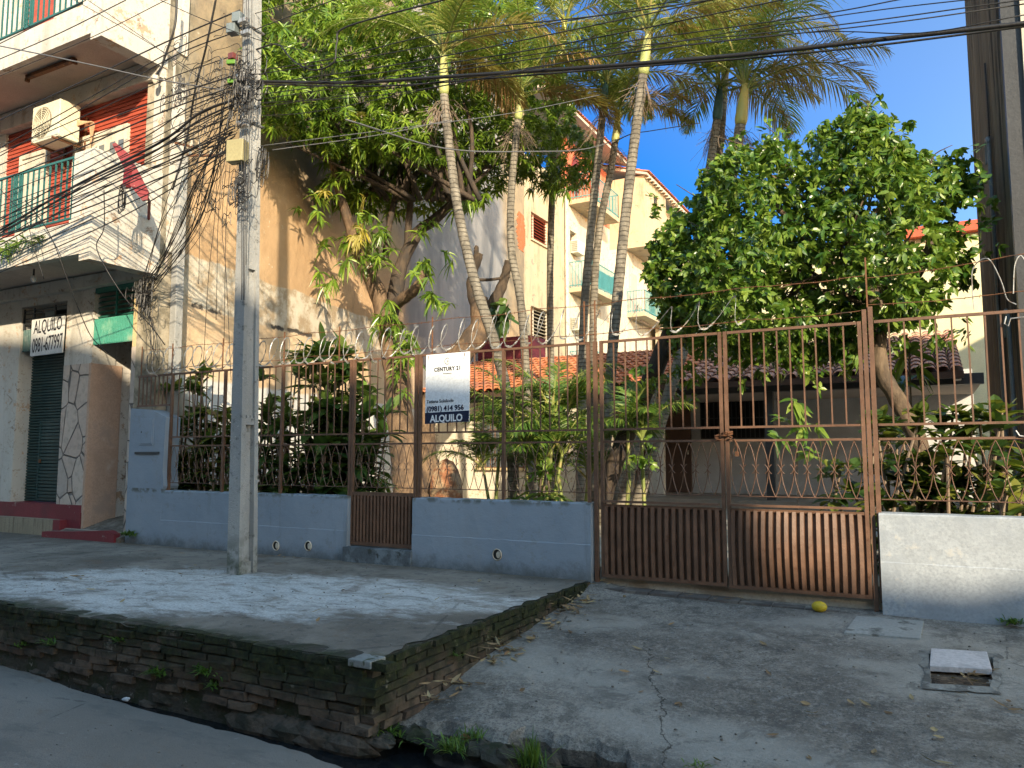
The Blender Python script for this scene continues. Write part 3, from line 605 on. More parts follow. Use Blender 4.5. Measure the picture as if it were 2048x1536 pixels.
# ------------------------------------------------------------------ iron fence
ZT, ZR1, ZR2, ZL = 2.85, 1.965, 1.845, 1.345
def sbar(mb, x, z0, z1, w_=.014, d=.014, y=0): mb.box(x-w_/2, x+w_/2, y-d/2, y+d/2, z0, z1)
def ornament(mb, x0, x1, n, zt, zb, y=0):
    """row of pointed ovals touching at mid height, with small crossed scrolls"""
    s = (x1-x0)/n; zm = (zt+zb)/2; r = .0042
    for i in range(n):
        xc = x0+s*(i+.5)
        for sg in (-1, 1):
            P = []
            for t in np.linspace(0, 1, 9):
                a = math.sin(math.pi*t)**.85; P.append((xc+sg*s*.5*a*.97, y+sg*.004, zt+(zb-zt)*t))
            mb.tube(P, r, 4)
        xj = x0+s*(i+1)
        if i < n-1:
            for sg in (-1, 1):
                mb.tube([(xj+sg*.030, y-.008, zm+.042), (xj+sg*.010, y-.010, zm+.022), (xj+sg*.002, y-.011, zm), (xj+sg*.010, y-.010, zm-.022), (xj+sg*.030, y-.008, zm-.042)], .0042, 4)
def panel(t, x0, x1, nb, no, zb=ZL, zt=ZT, wire=True, y=0):
    mb = MB(); mb.box(x0, x1, y-.012, y+.012, zt-.024, zt); build('top_rail', mb, M['iron'], t)
    for z in (ZR1, ZR2):
        mb = MB(); mb.box(x0, x1, y-.010, y+.010, z-.010, z+.010); build('middle_rail', mb, M['iron'], t)
    mb = MB()
    for i in range(nb):
        x = x0+(x1-x0)*(i+1)/(nb+1)+random.uniform(-.003, .003); mb.beam((x, y, ZR1+.010), (x+random.uniform(-.004, .004), y, zt-.024), .0125, .010, upd=(0, 1, 0))
    build('upright_bars', mb, M['iron'], t)
    mb = MB(); ornament(mb, x0+.005, x1-.005, no, ZR2-.015, zb, y); mb.tube([(x0, y, zb), (x1, y, zb)], .0045, 4); build('oval_ornament', mb, M['iron'], t)
def post(t, x, z0, z1, w_=.04, y=0):
    mb = MB(); mb.box(x-w_/2, x+w_/2, y-w_/2, y+w_/2, z0, z1); return build('post', mb, M['iron'], t)
def spikepost(t, x, y=0, h=.42):
    mb = MB(); mb.box(x-.006, x+.006, y-.006, y+.006, ZT, ZT+h); build('wire_post', mb, M['rust'], t)

f1 = thing('iron_fence', 'rusty brown iron fence on the long left wall in front of the big leafy shrubs', 'fence', (-7.5, 0, 1.24), 'brown iron fence sections')
xs = [-9.17, -8.13, -7.10, -6.0]
for i in range(3): panel(f1, xs[i]+.02, xs[i+1]-.02, 8, 8)
for i, x in enumerate(xs): post(f1, x, 1.22, ZT, .034)
for x in (-9.2, -8.2, -7.1, -6.2): spikepost(f1, x)
fc = thing('iron_fence', 'short end piece of rusty fence above the meter box, beside the stone pier', 'fence', (-9.6, 0, 2.36), 'brown iron fence sections')
mb = MB(); mb.box(-9.9, -9.2, -.012, .012, ZT-.03, ZT); build('rail', mb, M['iron'], fc); mb = MB(); mb.box(-9.9, -9.2, -.012, .012, 2.40, 2.425); build('rail', mb, M['iron'], fc)
mb = MB(); [sbar(mb, -9.88+.085*i, 2.42, ZT-.03) for i in range(8)]; build('upright_bars', mb, M['iron'], fc)
spikepost(fc, -9.85)
f2 = thing('iron_fence', 'brown iron fence on the middle wall that carries the white rental board', 'fence', (-4, 0, 1.24), 'brown iron fence sections')
xs = [-5.0, -3.93, -2.96]
panel(f2, xs[0]+.02, xs[1]-.02, 8, 9); panel(f2, xs[1]+.02, xs[2]-.02, 8, 8)
for x in xs: post(f2, x, 1.22, ZT, .032)
for x in (-4.85, -3.6, -3.0): spikepost(f2, x)
f3 = thing('iron_fence', 'sunlit brown iron fence on the right wall below the citrus tree', 'fence', (.2, 0, 1.24), 'brown iron fence sections')
panel(f3, -.345, .80, 9, 9); post(f3, -.37, .5, ZT+.12, .036); post(f3, .80, 1.22, ZT, .03)
spikepost(f3, -.39, 0, .55)

def pleats(t, x0, x1, z0, z1, n, bulge=0, name='ribbed_sheet'):
    mb = MB(); s = (x1-x0)/n; K = 10
    for i in range(n):
        xa = x0+s*i; 
        prof = [(0, .024), (.05, -.020), (.11, -.024), (.58, -.016), (.64, .024), (1.0, .024)]
        V = []
        for k in range(K+1):
            t_ = k/K; z = z0+(z1-z0)*t_; b = -bulge*math.sin(math.pi*t_)*math.sin(math.pi*((i+.5)/n))
            sag = 0
            for (u, y) in prof: V.append((xa+u*s+ .12*bulge*math.sin(math.pi*t_)*(i/n-.5)*2, y+b, z))
        m = len(prof); mb.add(V, [(k*m+j, k*m+j+1, (k+1)*m+j+1, (k+1)*m+j) for k in range(K) for j in range(m-1)])
    build(name, mb, M['iron'], t)
g1 = thing('pedestrian_gate', 'small brown iron gate with a ribbed lower sheet, above the concrete step', 'gate', (-5.52, 0, .68), None)
panel(g1, -5.94, -5.07, 7, 8); mb = MB(); 
for z in (1.27, .70): mb.box(-5.94, -5.07, -.018, .018, z-.02, z+.02)
build('cross_rail', mb, M['iron'], g1); pleats(g1, -5.92, -5.09, .72, 1.25, 17)
for x in (-5.955, -5.055): post(g1, x, .68, ZT, .035, -.004)
def leaf(name, label, x0, x1, zb, bulge):
    g = thing(name, label, 'gate', ((x0+x1)/2, 0, zb), 'leaves of the driveway gate'); 
    panel(g, x0+.02, x1-.02, 9 if bulge else 10, 10)
    for x in (x0, x1): post(g, x, zb, ZT, .031)
    mb = MB(); mb.box(x0, x1, -.018, .018, zb, zb+.032); build('bottom_rail', mb, M['iron'], g)
    mb = MB(); mb.box(x0+.02, x1-.04, -.045, .0, 1.255, 1.275); mb.box(x0+.02, x1-.02, -.012, .012, 1.21, 1.235); build('sheet_cap', mb, M['iron'], g)
    pleats(g, x0+.016, x1-.016, zb+.032, 1.22, 17, bulge); return g
gl = leaf('driveway_gate', 'left leaf of the brown driveway gate, its ribbed sheet in shade', -2.82, -1.645, .535, .015)
gr = leaf('driveway_gate', 'right leaf of the brown driveway gate, ribbed sheet bulging and glowing in the sun', -1.598, -.46, .525, .045)
gp = thing('gate_post', 'brown steel post at the left side of the driveway gate, against the middle wall', 'post', (-2.885, 0, .5), 'fixed gate posts'); post(gp, -2.885, .42, ZT, .038)
spikepost(gp, -2.885)
gp = thing('gate_post', 'brown steel post at the right side of the driveway gate, against the pale wall', 'post', (-.42, 0, .5), 'fixed gate posts'); post(gp, -.418, .42, ZT+.1, .034)
# chain and padlock
mb = MB(); th = np.linspace(0, 2*math.pi, 22)
for k in range(3): mb.tube([(-1.625+.075*math.cos(a), -.028+.03*math.sin(a*3+k), 1.87+.018*k+.02*math.sin(a+k)) for a in th], .006, 5)
mb.tube([(-1.53, -.03, 1.86), (-1.50, -.035, 1.78), (-1.505, -.035, 1.74)], .005, 5); mb.box(-1.525, -1.49, -.05, -.03, 1.70, 1.745)
build('chain', mb, M['rust'], loc=(-1.62, -.03, 1.85), label='rusty chain with a padlock wound round the meeting posts of the driveway gate', cat='chain')
mb = MB(); mb.tube([(.62, -.02, 1.90), (.64, -.03, 1.86), (.70, -.03, 1.85), (.74, -.03, 1.89), (.76, -.02, 1.94)], .006, 5); mb.tube([(.6, -.02, 2.80), (.585, -.03, 2.74), (.61, -.03, 2.72), (.63, -.02, 2.78), (.8, -.03, 2.79), (1.5, -.1, 2.78)], .005, 5)
build('tie_wire', mb, M['steel'], loc=(.6, 0, 2.8), label='white tie wire knotted round the end of the right fence section', cat='wire')

# ------------------------------------------------------------------ razor coil and barbed strands on top of the fence
def coil(x0, x1, name, label, pitch, r, zc, dens=1.0, seed=1, yc=0.0, wr=.005):
    rs = np.random.default_rng(seed); mb = MB(); n = int((x1-x0)/pitch*26); P = []
    L = (x1-x0)/pitch
    for i in range(n):
        t = i/n; a = 2*math.pi*L*t; k = 1+.12*math.sin(a*.37+seed)+.10*math.sin(a*.113)+.06*math.sin(a*1.31)
        P.append((x0+(x1-x0)*t+.06*math.sin(a)+.02*math.sin(a*.5), yc+r*.62*k*math.cos(a), zc+.02*math.sin(t*9)+r*k*math.sin(a)))
    P = np.array(P); mb.tube(P, wr, 5)
    T = np.gradient(P, axis=0); T /= np.linalg.norm(T, axis=1)[:, None]
    idx = np.arange(2, n-2, 3); C = P[idx]; out = C-np.stack([C[:, 0], np.full(len(C), yc), np.full(len(C), zc)], 1)
    for sg in (-1, 1):
        mb.ribbons(C, T[idx]*sg+.0*out, np.cross(T[idx], out), .055, .024, 0, 2, 0, [1, .6, .02])
    return build(name, mb, M['steel'], loc=(x0, 0, zc), label=label, cat='razor wire')
coil(-9.75, -2.9, 'razor_coil', 'long shiny coil of razor wire over the fence left of the driveway gate', .20, .160, 3.02, seed=3, wr=.0042)
coil(-2.85, -1.35, 'razor_coil', 'loose stretched razor wire over the left driveway gate leaf, by the palm trunks', .30, .12, 3.02, seed=5, wr=.0024)
mb = MB(); mb.tube(spline([(.39, .02, 2.88), (.385, .02, 3.05), (.40, .0, 3.22), (.5, -.05, 3.27), (.58, 0, 3.1), (.62, .05, 2.95), (.68, .05, 2.9)], 30), .0045, 5)
mb.tube(spline([(.66, 0, 2.98), (.68, 0, 3.2), (.72, 0, 3.28), (.75, 0, 3.24)], 16), .0045, 5)
build('razor_coil', mb, M['steel'], loc=(.4, 0, 2.9), label='single bent white loop of razor wire at the dark neighbour wall', cat='razor wire')
def strand(x0, x1, z0, z1, label, y=0, sag=.02, rusty=True):
    mb = MB(); n = int((x1-x0)/.1); P = [(x0+(x1-x0)*i/n, y+random.uniform(-.004, .004), z0+(z1-z0)*i/n-sag*math.sin(math.pi*((i*.1) % 1.05)/1.05)+random.uniform(-.003, .003)) for i in range(n+1)]
    mb.tube(P, .0035, 4)
    for p in P[1::1]:
        a = random.uniform(0, 6); d = np.array((.25*random.uniform(-1, 1), math.cos(a), math.sin(a)))*.017; mb.tube([np.array(p)-d, np.array(p)+d], .0022, 3)
    build('barbed_wire', mb, M['rust'], loc=(x0, y, z0), label=label, cat='barbed wire', group='barbed wire strands over the fence')
strand(-9.8, -.4, 3.22, 3.25, 'upper straight barbed wire strand over the left and middle fence', 0)
strand(-9.8, -.4, 2.93, 2.95, 'lower straight barbed wire strand just above the fence rail, left of the citrus tree', .01)
strand(-.4, .85, 3.22, 3.30, 'upper barbed wire strand right of the citrus tree', 0)
strand(-.4, .85, 2.99, 3.0, 'lower barbed wire strand above the sunlit right fence', 0)

# ------------------------------------------------------------------ rental board on the fence
sg = thing('rental_board', 'white printed rental board with navy bottom band wired to the brown fence', 'sign', (-4.62, -.03, 2.06))
mb = MB(); mb.prism([(-4.915, 2.06), (-4.34, 2.075), (-4.335, 2.84), (-4.905, 2.835)], 'y', -.036, -.026); bd = build('board', mb, M['signw'], sg)
mb = MB(); mb.prism([(-4.914, 2.061), (-4.341, 2.076), (-4.340, 2.196), (-4.913, 2.183)], 'y', -.0385, -.0362); build('navy_band', mb, M['navy'], sg)
Y_ = -.038
text('lettering', 'ALQUILO', .108, (-4.63, -.0395, 2.083), M['litext'], sg, .0030, rot=.02, width=.425)
text('lettering', '(0981) 414 956', .078, (-4.650, Y_, 2.203), M['navy'], sg, .0022, rot=.02, width=.485)
text('lettering', 'Tatiana Solalinde', .052, (-4.715, Y_, 2.293), M['ink'], sg, .0002, rot=.02, width=.355)
text('lettering', 'CENTURY 21', .060, (-4.62, Y_, 2.645), M['ink'], sg, .0018, rot=.02, space=1.1, width=.34)
text('lettering', 'Arkaembuyre', .020, (-4.62, Y_, 2.608), M['greyink'], sg, 0, 1, rot=.02)
text('logo_number', '21', .034, (-4.616, Y_, 2.737), M['ink'], sg, .0002, .8)
mb = MB()
for rr in (.036,):
    th = np.linspace(R(55), R(305), 24); V = []
    for a in th: V += [(-4.622+(rr)*math.cos(a), Y_-.001, 2.750+rr*1.05*math.sin(a)), (-4.622+(rr-.006)*math.cos(a), Y_-.001, 2.750+(rr-.006)*1.05*math.sin(a))]
    mb.add(V, [(2*i, 2*i+1, 2*i+3, 2*i+2) for i in range(23)])
build('logo_ring', mb, M['ink'], sg)
mb = MB()
for x in (-4.865, -4.395): mb.tube([(x, -.04, 2.79), (x+.004, -.045, 2.83), (x, -.01, 2.86), (x-.005, -.04, 2.82), (x-.01, -.045, 2.76)], .002, 4)
build('tie_wire', mb, M['rust'], sg)

# ------------------------------------------------------------------ old apartment building on the left
YF = .25; XC = -9.70
b1 = thing('corner_building', 'old apartment building with red board upper storey and shuttered shop, left of the garden', 'building', (-12, .3, .5))
def bp(name, mb, mat, parent=b1, **k): return build(name, mb, M[mat] if isinstance(mat, str) else mat, parent, **k)
a_ = R(10.4); sd = np.array([-math.sin(a_), math.cos(a_)]); sn = np.array([math.cos(a_), math.sin(a_)])
C0 = np.array([XC, .1]); far = C0+sd*18.3
mb = MB()   # long tan side wall (a thick slab with a proper end)
A = C0; B = far; Ai = A-sn*.35; Bi = B-sn*.35
mb.prism([tuple(A), tuple(B), tuple(Bi), tuple(Ai)], 'z', .3, 15.5); bp('side_wall', mb, 'sidewall')
mb = MB(); mb.prism([tuple(Bi+np.array((0, 0))), tuple(Bi-np.array((14, 0))), (-24, .6), (XC-.35, .6)], 'z', 4.7, 15.3); bp('core', mb, 'cream')
# lower storey front
def wbox(name, x0, x1, z0, z1, mat, y0=YF-.15, y1=YF+.15, **k): mb = MB(); mb.box(x0, x1, y0, y1, z0, z1); return bp(name, mb, mat, **k)
wbox('pier', -10.20, -9.88, .5, 3.30, 'stone', .08, .5); wbox('pier_top', -10.20, -9.90, 3.302, 4.40, 'yellowp', .085, .5)
mb = MB(); mb.box(-10.0, -9.715, .10, .5, .5, 4.4); bp('corner_render', mb, 'sidewall')
wbox('pier', -11.86, -11.22, .86, 3.12, 'stone', .10, .5); wbox('pier_top', -11.86, -11.17, 3.122, 4.40, 'white', .105, .5)
wbox('pier_side', -11.221, -11.17, .60, 3.12, 'peach', .102, .62)
mb = MB(); mb.box(-11.9, -11.20, .502, 3.2, .5, 4.4)
bricks_white = m_white('white_painted_brick', (.68, .64, .58), (.35, .17, .10), .62, .70)
bp('passage_wall', mb, bricks_white)
mb = MB()   # brick courses on the passage wall
for r in range(34):
    for c in range(6):
        if r < 1: continue
        mb.box(-11.20, -11.192+random.uniform(-.002, .003), .63+c*.27+(r % 2)*.12, .63+c*.27+(r % 2)*.12+.255, .86+r*.072, .86+r*.072+.062)
bp('brick_relief', mb, bricks_white)
mb = MB(); mb.box(-11.2, -10.3, 3.0, 3.2, .5, 4.4); bp('passage_back', mb, 'dark')
mb = MB(); mb.prism([(-.12, .5), (-.12, .56), (.5, .74), (.95, .80), (.95, .5)], 'x', -11.7, -10.0)
mb.prism([(.951, .5), (.951, .80), (3.0, 1.15), (3.0, .5)], 'x', -11.19, -10.45); bp('passage_ramp', mb, 'platform')
mb = MB(); mb.prism([(-11.75, .4), (-11.75, .58), (-11.2, .60), (-10.2, .66), (-10.06, .62), (-10.06, .4)], 'y', -.16, -.06); bp('ramp_kerb', mb, 'maroon')
mb = MB(); mb.box(-20, -11.72, -.02, .22, .4, .745); bp('lower_step', mb, 'tan'); mb = MB(); mb.box(-20, -11.225, .09, .5, .4, .97); mb.box(-11.72, -11.55, -.02, .1, .4, .742); bp('upper_step', mb, 'maroon')
# shop opening and shutter
mb = MB(); N_ = 52; z0, z1 = .975, 3.40; V = []
for i in range(N_):
    za = z0+(z1-z0)*i/N_; zb = z0+(z1-z0)*(i+1)/N_; h = zb-za
    V = [(x, y, z) for x in (-13.12, -11.87) for (y, z) in ((.36, za), (.335, za+h*.2), (.335, za+h*.72), (.36, za+h*.9), (.36, zb))]
    mb.add(V, [(j, j+1, 5+j+1, 5+j)[::-1] for j in range(4)])
sh = bp('roller_shutter', mb, 'shutter')
mb = MB(); wd0, wd1 = -12.72, -12.18; mb.box(wd0-.03, wd0, .30, .335, 1.02, 2.25); mb.box(wd1, wd1+.03, .30, .335, 1.02, 2.25); mb.box(wd0-.03, wd1+.03, .30, .335, 2.25, 2.28); mb.box(wd0-.03, wd1+.03, .30, .335, 1.0, 1.03)
for i in range(22): mb.box(wd0, wd1, .31, .325, 1.045+i*.055, 1.085+i*.055)
wk = bp('wicket_door', mb, 'shutter', sh); mb = MB(); mb.box(wd0+.02, wd0+.05, .285, .31, 1.6, 1.66); bp('latch', mb, 'rust', wk)
wbox('pier', -14.3, -13.12, .97, 4.4, 'white', .12, .5)
wbox('opening_back', -13.2, -11.8, 3.3, 4.25, 'dark', .7, .75); wbox('lintel', -20, -11.86, 4.16, 4.4, 'white', .11, .5)
mb = MB()   # corrugated band
for i in range(26):
    x = -13.1+i*.0485; mb.prism([(x, .16), (x+.012, .145), (x+.030, .145), (x+.042, .16), (x+.0485, .16), (x+.0485, .17), (x, .17)], 'z', 3.42, 3.78)
bp('corrugated_band', mb, 'dgreen')
tr = MB()
for z in (3.80, 3.88, 3.96, 4.04, 4.10): tr.box(-13.1, -11.88, .15, .165, z-.006, z+.006)
for x in (-13.1, -12.82, -12.25, -11.88): tr.box(x-.012, x+.012, .145, .17, 3.78, 4.13)
bp('transom_grille', tr, 'dgrey')
# green panel and louvre over the passage
mb = MB(); mb.box(-11.17, -10.2, .12, .15, 3.40, 3.80)
for i in range(24): mb.box(-11.165+i*.04, -11.135+i*.04, .112, .12, 3.41, 3.79)
bp('green_panel', mb, 'greenp')
mb = MB()
for i in range(5): mb.obox((-10.685, .2, 3.85+i*.075), (.485, 0, 0), (0, .03, .02), (0, .003, -.004))
mb.box(-10.70, -10.68, .13, .16, 3.8, 4.2); mb.box(-11.17, -10.2, .115, .16, 4.2, 4.40); bp('louvre', mb, worn('deep_green', (.03, .16, .115), [], .6))
# balconies
YB = -.95
def balcony(z, name_, top_):
    mb = MB(); mb.box(-22, XC-.02, YB+.02, YF, z+.06, z+.30); bp('balcony_slab', mb, 'beige')
    mb = MB(); mb.box(-22, XC-.24, YB, YB+.12, z, z+.46); mb.box(XC-.46, XC-.24, YB+.005, YB+.12, z+.46, top_)
    mb.box(XC-.24, XC, YB, .1, z-.10, z+.46)
    mb.box(XC-.24, XC-.02, YB, YB+.22, z+.46, top_); mb.prism([(YB+.22, z+.46), (YB+.22, top_), (.1, top_-.02), (.1, z+.46)], 'x', XC-.12, XC)
    return bp('parapet', mb, 'white')
balcony(4.42, 'low', 5.86); balcony(7.54, 'up', 9.1)
mb = MB(); mb.box(-22, XC-.02, -.02, YF, 4.28, 4.46); bp('beam', mb, 'white'); mb = MB(); mb.box(-22, XC-.02, -.02, YF, 7.28, 7.58); bp('beam', mb, 'white')
mb = MB(); mb.box(-22, -9.98, .14, .5, 4.7, 7.3); bp('backing_wall', mb, 'siding')
mb = MB()
for i in range(40):
    z = 4.72+i*.066; mb.add([(-13.85, .137, z), (-9.98, .137, z), (-9.98, .118, z), (-13.85, .118, z), (-9.98, .134, z+.064), (-13.85, .134, z+.064)], [(0, 1, 2, 3), (3, 2, 4, 5)])
    mb.add([(-22, .137, z), (-14.05, .137, z), (-14.05, .118, z), (-22, .118, z), (-14.05, .134, z+.064), (-22, .134, z+.064)], [(0, 1, 2, 3), (3, 2, 4, 5)])
bp('red_lap_boards', mb, 'siding')
wbox('corner_strip', -9.98, -9.72, 4.7, 7.3, 'white', .06, .45); wbox('mullion', -14.05, -13.85, 4.7, 7.3, 'white', .08, .45)
wbox('upper_wall', -22, -9.98, 7.8, 12, 'siding', .13, .45); wbox('corner_strip', -9.98, -9.72, 7.8, 12, 'white', .06, .45)
for x in (-14.5, -12.6, -11.0): 
    mb = MB(); mb.box(x, x+.9, .06, .13, 7.85, 10.2); bp('door', mb, 'white')
# door and window in the red wall
def dw(x0, x1, z0, z1, name, glaz):
    mb = MB(); f = .07
    mb.box(x0, x1, .075, .135, z1-f, z1); mb.box(x0, x0+f, .075, .135, z0, z1-f); mb.box(x1-f, x1, .075, .135, z0, z1-f); mb.box(x0+f, x1-f, .10, .13, z0, z1-f); o = bp(name, mb, 'creamw')
    for (u0, u1, w0, w1) in glaz: mb = MB(); mb.box(u0, u1, .092, .0995, w0, w1); bp('pane', mb, 'glass', o)
p1, p2 = at(42, 312, .1), at(100, 290, .1); dw(p1[0], p2[0]-.02, 4.75, p1[2]-.02, 'door', [])
p1, p2 = at(150, 278, .1), at(258, 250, .1)
xa, xb, zt = p1[0], p2[0], (p1[2]+p2[2])/2; gw = (xb-xa)
dw(xa, xb, 5.2, zt, 'window', [(xa+gw*u, xa+gw*(u+.09), zt-.65, zt-.22) for u in (.34, .48, .68, .83)])
# balcony rails
def rail(z0, z1, x0, x1, n=34):
    o = MB(); o.box(x0, x1, YB+.03, YB+.06, z1-.03, z1); o.box(x0, x1, YB+.03, YB+.06, z0, z0+.025); r = bp('railing', o, 'green')
    o = MB(); s = (x1-x0)/n
    for i in range(n):
        x = x0+s*(i+.5); o.box(x-.009, x+.009, YB+.036, YB+.056, z0+.02, z1-.02)
    bp('balusters', o, 'green', r)
    for x in (-11.55, -13.4):
        o = MB(); o.box(x-.11, x-.085, YB+.03, YB+.06, z0, z1); o.box(x+.03, x+.055, YB+.03, YB+.06, z0, z1)
        for k in range(9):
            zc = z0+.06+k*(z1-z0-.1)/9; th = np.linspace(0, 2*math.pi, 9); o.tube([(x-.028+.058*math.cos(a), YB+.045, zc+.04+.04*math.sin(a)) for a in th], .007, 4)
        bp('scroll_panel', o, 'green', r)
rail(4.95, 5.84, -18, XC-.47, 58); rail(8.08, 8.95, -18, XC-.47, 58)
# ceiling tube lamp, air conditioner, red arm, hand-lettered board, bulb
lp = (at(52, 155, -.45), at(150, 120, -.45)); zc = 7.555
l0 = atz(55, 155, 7.56); l1 = atz(150, 119, 7.56)
t = thing('ceiling_lamp', 'rusty old tube lamp batten under the upper balcony ceiling', 'lamp', tuple((l0+l1)/2)); mb = MB(); mb.beam(l0, l1, .07, .05); bp('batten', mb, 'rust', t)
mb = MB()
for q in (l0, l1): mb.obox(q-np.array((0, 0, .045)), (.02, 0, 0), (0, .03, 0), (0, 0, .025))
bp('lamp_holder', mb, 'rust', t)
yA = -.38
a0, a1 = at(65, 232, yA), at(118, 205, yA); za = at(65, 288, yA)[2]; zb_ = at(65, 235, yA)[2]
ac = thing('air_conditioner', 'cream air conditioner unit bracketed on the red board wall under the balcony', 'air conditioner', (a0[0]+.4, 0, za))
X0 = a0[0]; X1 = X0+.72; mb = MB(); mb.box(X0, X1, yA, yA+.33, za, za+.60); bp('casing', mb, 'acw', ac, bevel=.015)
mb = MB(); cx = X0+.27; cz = za+.30
for rr in np.arange(.05, .26, .035):
    th = np.linspace(0, 2*math.pi, 25); mb.tube([(cx+rr*math.cos(a), yA-.012, cz+rr*math.sin(a)) for a in th], .005, 4)
for a in np.linspace(0, 2*math.pi, 9)[:-1]: mb.tube([(cx, yA-.012, cz), (cx+.26*math.cos(a), yA-.012, cz+.26*math.sin(a))], .004, 4)
bp('fan_grille', mb, 'acw', ac); mb = MB(); th = np.linspace(0, 2*math.pi, 25)[:-1]; mb.add([(cx+.255*math.cos(a), yA-.003, cz+.255*math.sin(a)) for a in th], [tuple(range(24))]); bp('fan_recess', mb, 'greyink' if 0 else 'tan', ac)
for x in (X0+.1, X1-.08): mb = MB(); mb.beam((x, yA-.05, za-.02), (x, .12, za-.02), .03, .03); mb.beam((x, .10, za-.3), (x, .10, za+.5), .03, .03); bp('bracket', mb, 'rust', ac)
mb = MB(); 
for k in range(5): mb.tube(spline([(X1+.0, -.1, za+.35-.02*k), (X1+.15+.03*k, 0, za+.30), (X1+.12, .06, za-.0), (X1+.05, .09, za-.25-.05*k)], 14), .010, 5)
bp('pipes', mb, worn('tape_wrapped_pipe', (.55, .34, .2), [], .7), ac)
r0, r1 = at(229, 290, -1.05), at(300, 405, -.55)
t = thing('sign_arm', 'faded red tapered metal arm of a missing sign, sticking out of the white parapet', 'sign bracket', tuple(r1))
mb = MB(); n1 = np.array((XC+.35, -.75, r1[2]))
W0 = plane(226, 292, (XC+.55, -.9, 0), (math.cos(.5), -math.sin(.5), 0)); Pn = (XC+.55, -.9, 0); nn = (math.cos(.9), -math.sin(.9), 0)
poly = [plane(px, py, Pn, nn) for px, py in [(225, 289), (232, 286), (260, 310), (298, 384), (296, 400), (285, 402), (262, 372), (250, 340)]]
off = np.array(nn)*.02; V = [p+off for p in poly]+[p-off for p in poly]; m = len(poly)
mb.add(V, [tuple(range(m)), tuple(range(2*m-1, m-1, -1))]+[(i, (i+1) % m, (i+1) % m+m, i+m) for i in range(m)])
bp('arm_plate', mb, 'red', t)
mb = MB(); e_ = plane(290, 388, Pn, nn); mb.tube([e_, e_+np.array((-.25, .25, .02)), (XC, -.1, e_[2]-.05)], .02, 6); mb.tube([plane(262, 360, Pn, nn), (XC, -.55, 5.45)], .018, 6); bp('support_tube', mb, 'red', t)
mb = MB(); q = plane(255, 358, Pn, nn); mb.obox(q, (.05, 0, 0), (0, .03, 0), (.01, 0, .12)); bp('junction_box', mb, 'red', t)
c1 = plane(244, 372, Pn, nn); mb = MB()
for k in range(6):
    th = np.linspace(0, 2*math.pi, 20); mb.tube([c1+np.array((.05*math.cos(a)+.03*k*.3, .02*math.sin(a+k), -.22+.16*math.sin(a)+.02*k)) for a in th], .006, 4)
build('cable_coil', mb, M['cable'], loc=c1, label='small hank of black cable hanging below the red sign arm on the white parapet', cat='cable')
t = thing('hand_lettered_board', 'white hand-lettered rental board tied to the shop grille above the shutter', 'sign', tuple(at(92, 705, .03)))
q = [at(64, 640, .03), at(129, 631, .03), at(124, 705, .03), at(60, 713, .03)]
mb = MB(); V = [p for p in q]+[p+np.array((0, .02, 0)) for p in q]; mb.add(V, [(3, 2, 1, 0), (4, 5, 6, 7)]+[(i, (i+1) % 4, (i+1) % 4+4, i+4) for i in range(4)]); bp('board', mb, worn('board_white', (.62, .62, .60), [(5, (.5, .48, .44), .55, .7)], .8), t)
bw = q[1][0]-q[0][0]
o1 = at(67, 668, .028); text('lettering', 'ALQUILO', .30, o1, M['ink'], t, .002, 1, 'LEFT', .10, .03, width=bw*.86)
o1 = at(63.5, 706, .028); text('lettering', '0981-677997', .33, o1, M['ink'], t, .002, 1, 'LEFT', .12, .05, width=bw*.92)
q = atz(68, 538, 4.47); mb = MB(); mb.tube([q, q-np.array((0, 0, .10))], .015, 6); t = thing('bulb', 'bare bulb hanging from the shop porch ceiling', 'lamp', tuple(q)); bp('holder', mb, 'dgrey', t)
mb = MB(); mb.blob(q-np.array((0, 0, .15)), (.04, .04, .055), 3, 10, 0); bp('glass_bulb', mb, 'litext', t, smooth=True)
# ------------------------------------------------------------------ helper: wall in an x-plane with real openings
def wallx(mb, x, y0, y1, z0, z1, holes=(), depth=.18, sgn=1):
    ys = sorted({y0, y1, *[h[0] for h in holes], *[h[1] for h in holes]}); zs = sorted({z0, z1, *[h[2] for h in holes], *[h[3] for h in holes]})
    for i in range(len(ys)-1):
        for j in range(len(zs)-1):
            ym, zm = (ys[i]+ys[i+1])/2, (zs[j]+zs[j+1])/2
            if any(h[0] < ym < h[1] and h[2] < zm < h[3] for h in holes): continue
            mb.box(min(x, x-sgn*depth), max(x, x-sgn*depth), ys[i], ys[i+1], zs[j], zs[j+1])
def tileroof(name, mat, parent, x0, x1, yE, zE, yR, zR, nt_, rows, axis='y', r=.075):
    """clay barrel tiles; eaves edge at yE/zE, ridge at yR/zR; each tile is its own little arch"""
    mb = MB(); sx = (x1-x0)/nt_
    for i in range(nt_):
        for j in range(rows):
            t0, t1 = j/rows, (j+1.25)/rows; V = []
            for (t, lift, k) in ((t0, .030, 1.06), (t1, .0, .86)):
                y = yE+(yR-yE)*t; z = zE+(zR-zE)*t+lift
                for a in np.linspace(0, math.pi, 6):
                    cx = x0+sx*(i+.5)+random.uniform(-.004, .004)
                    p = (cx-math.cos(a)*sx*.46*k, y, z+math.sin(a)*r*k)
                    V.append(p if axis == 'y' else (p[1], p[0], p[2]))
            f = [(q, q+1, 6+q+1, 6+q) for q in range(5)]
            V += [(v[0], v[1], v[2]-.016) for v in V[:6]]; f += [(q+12, q+13, q+1, q) for q in range(5)]
            mb.add(V, f)
    return build(name, mb, mat, parent)
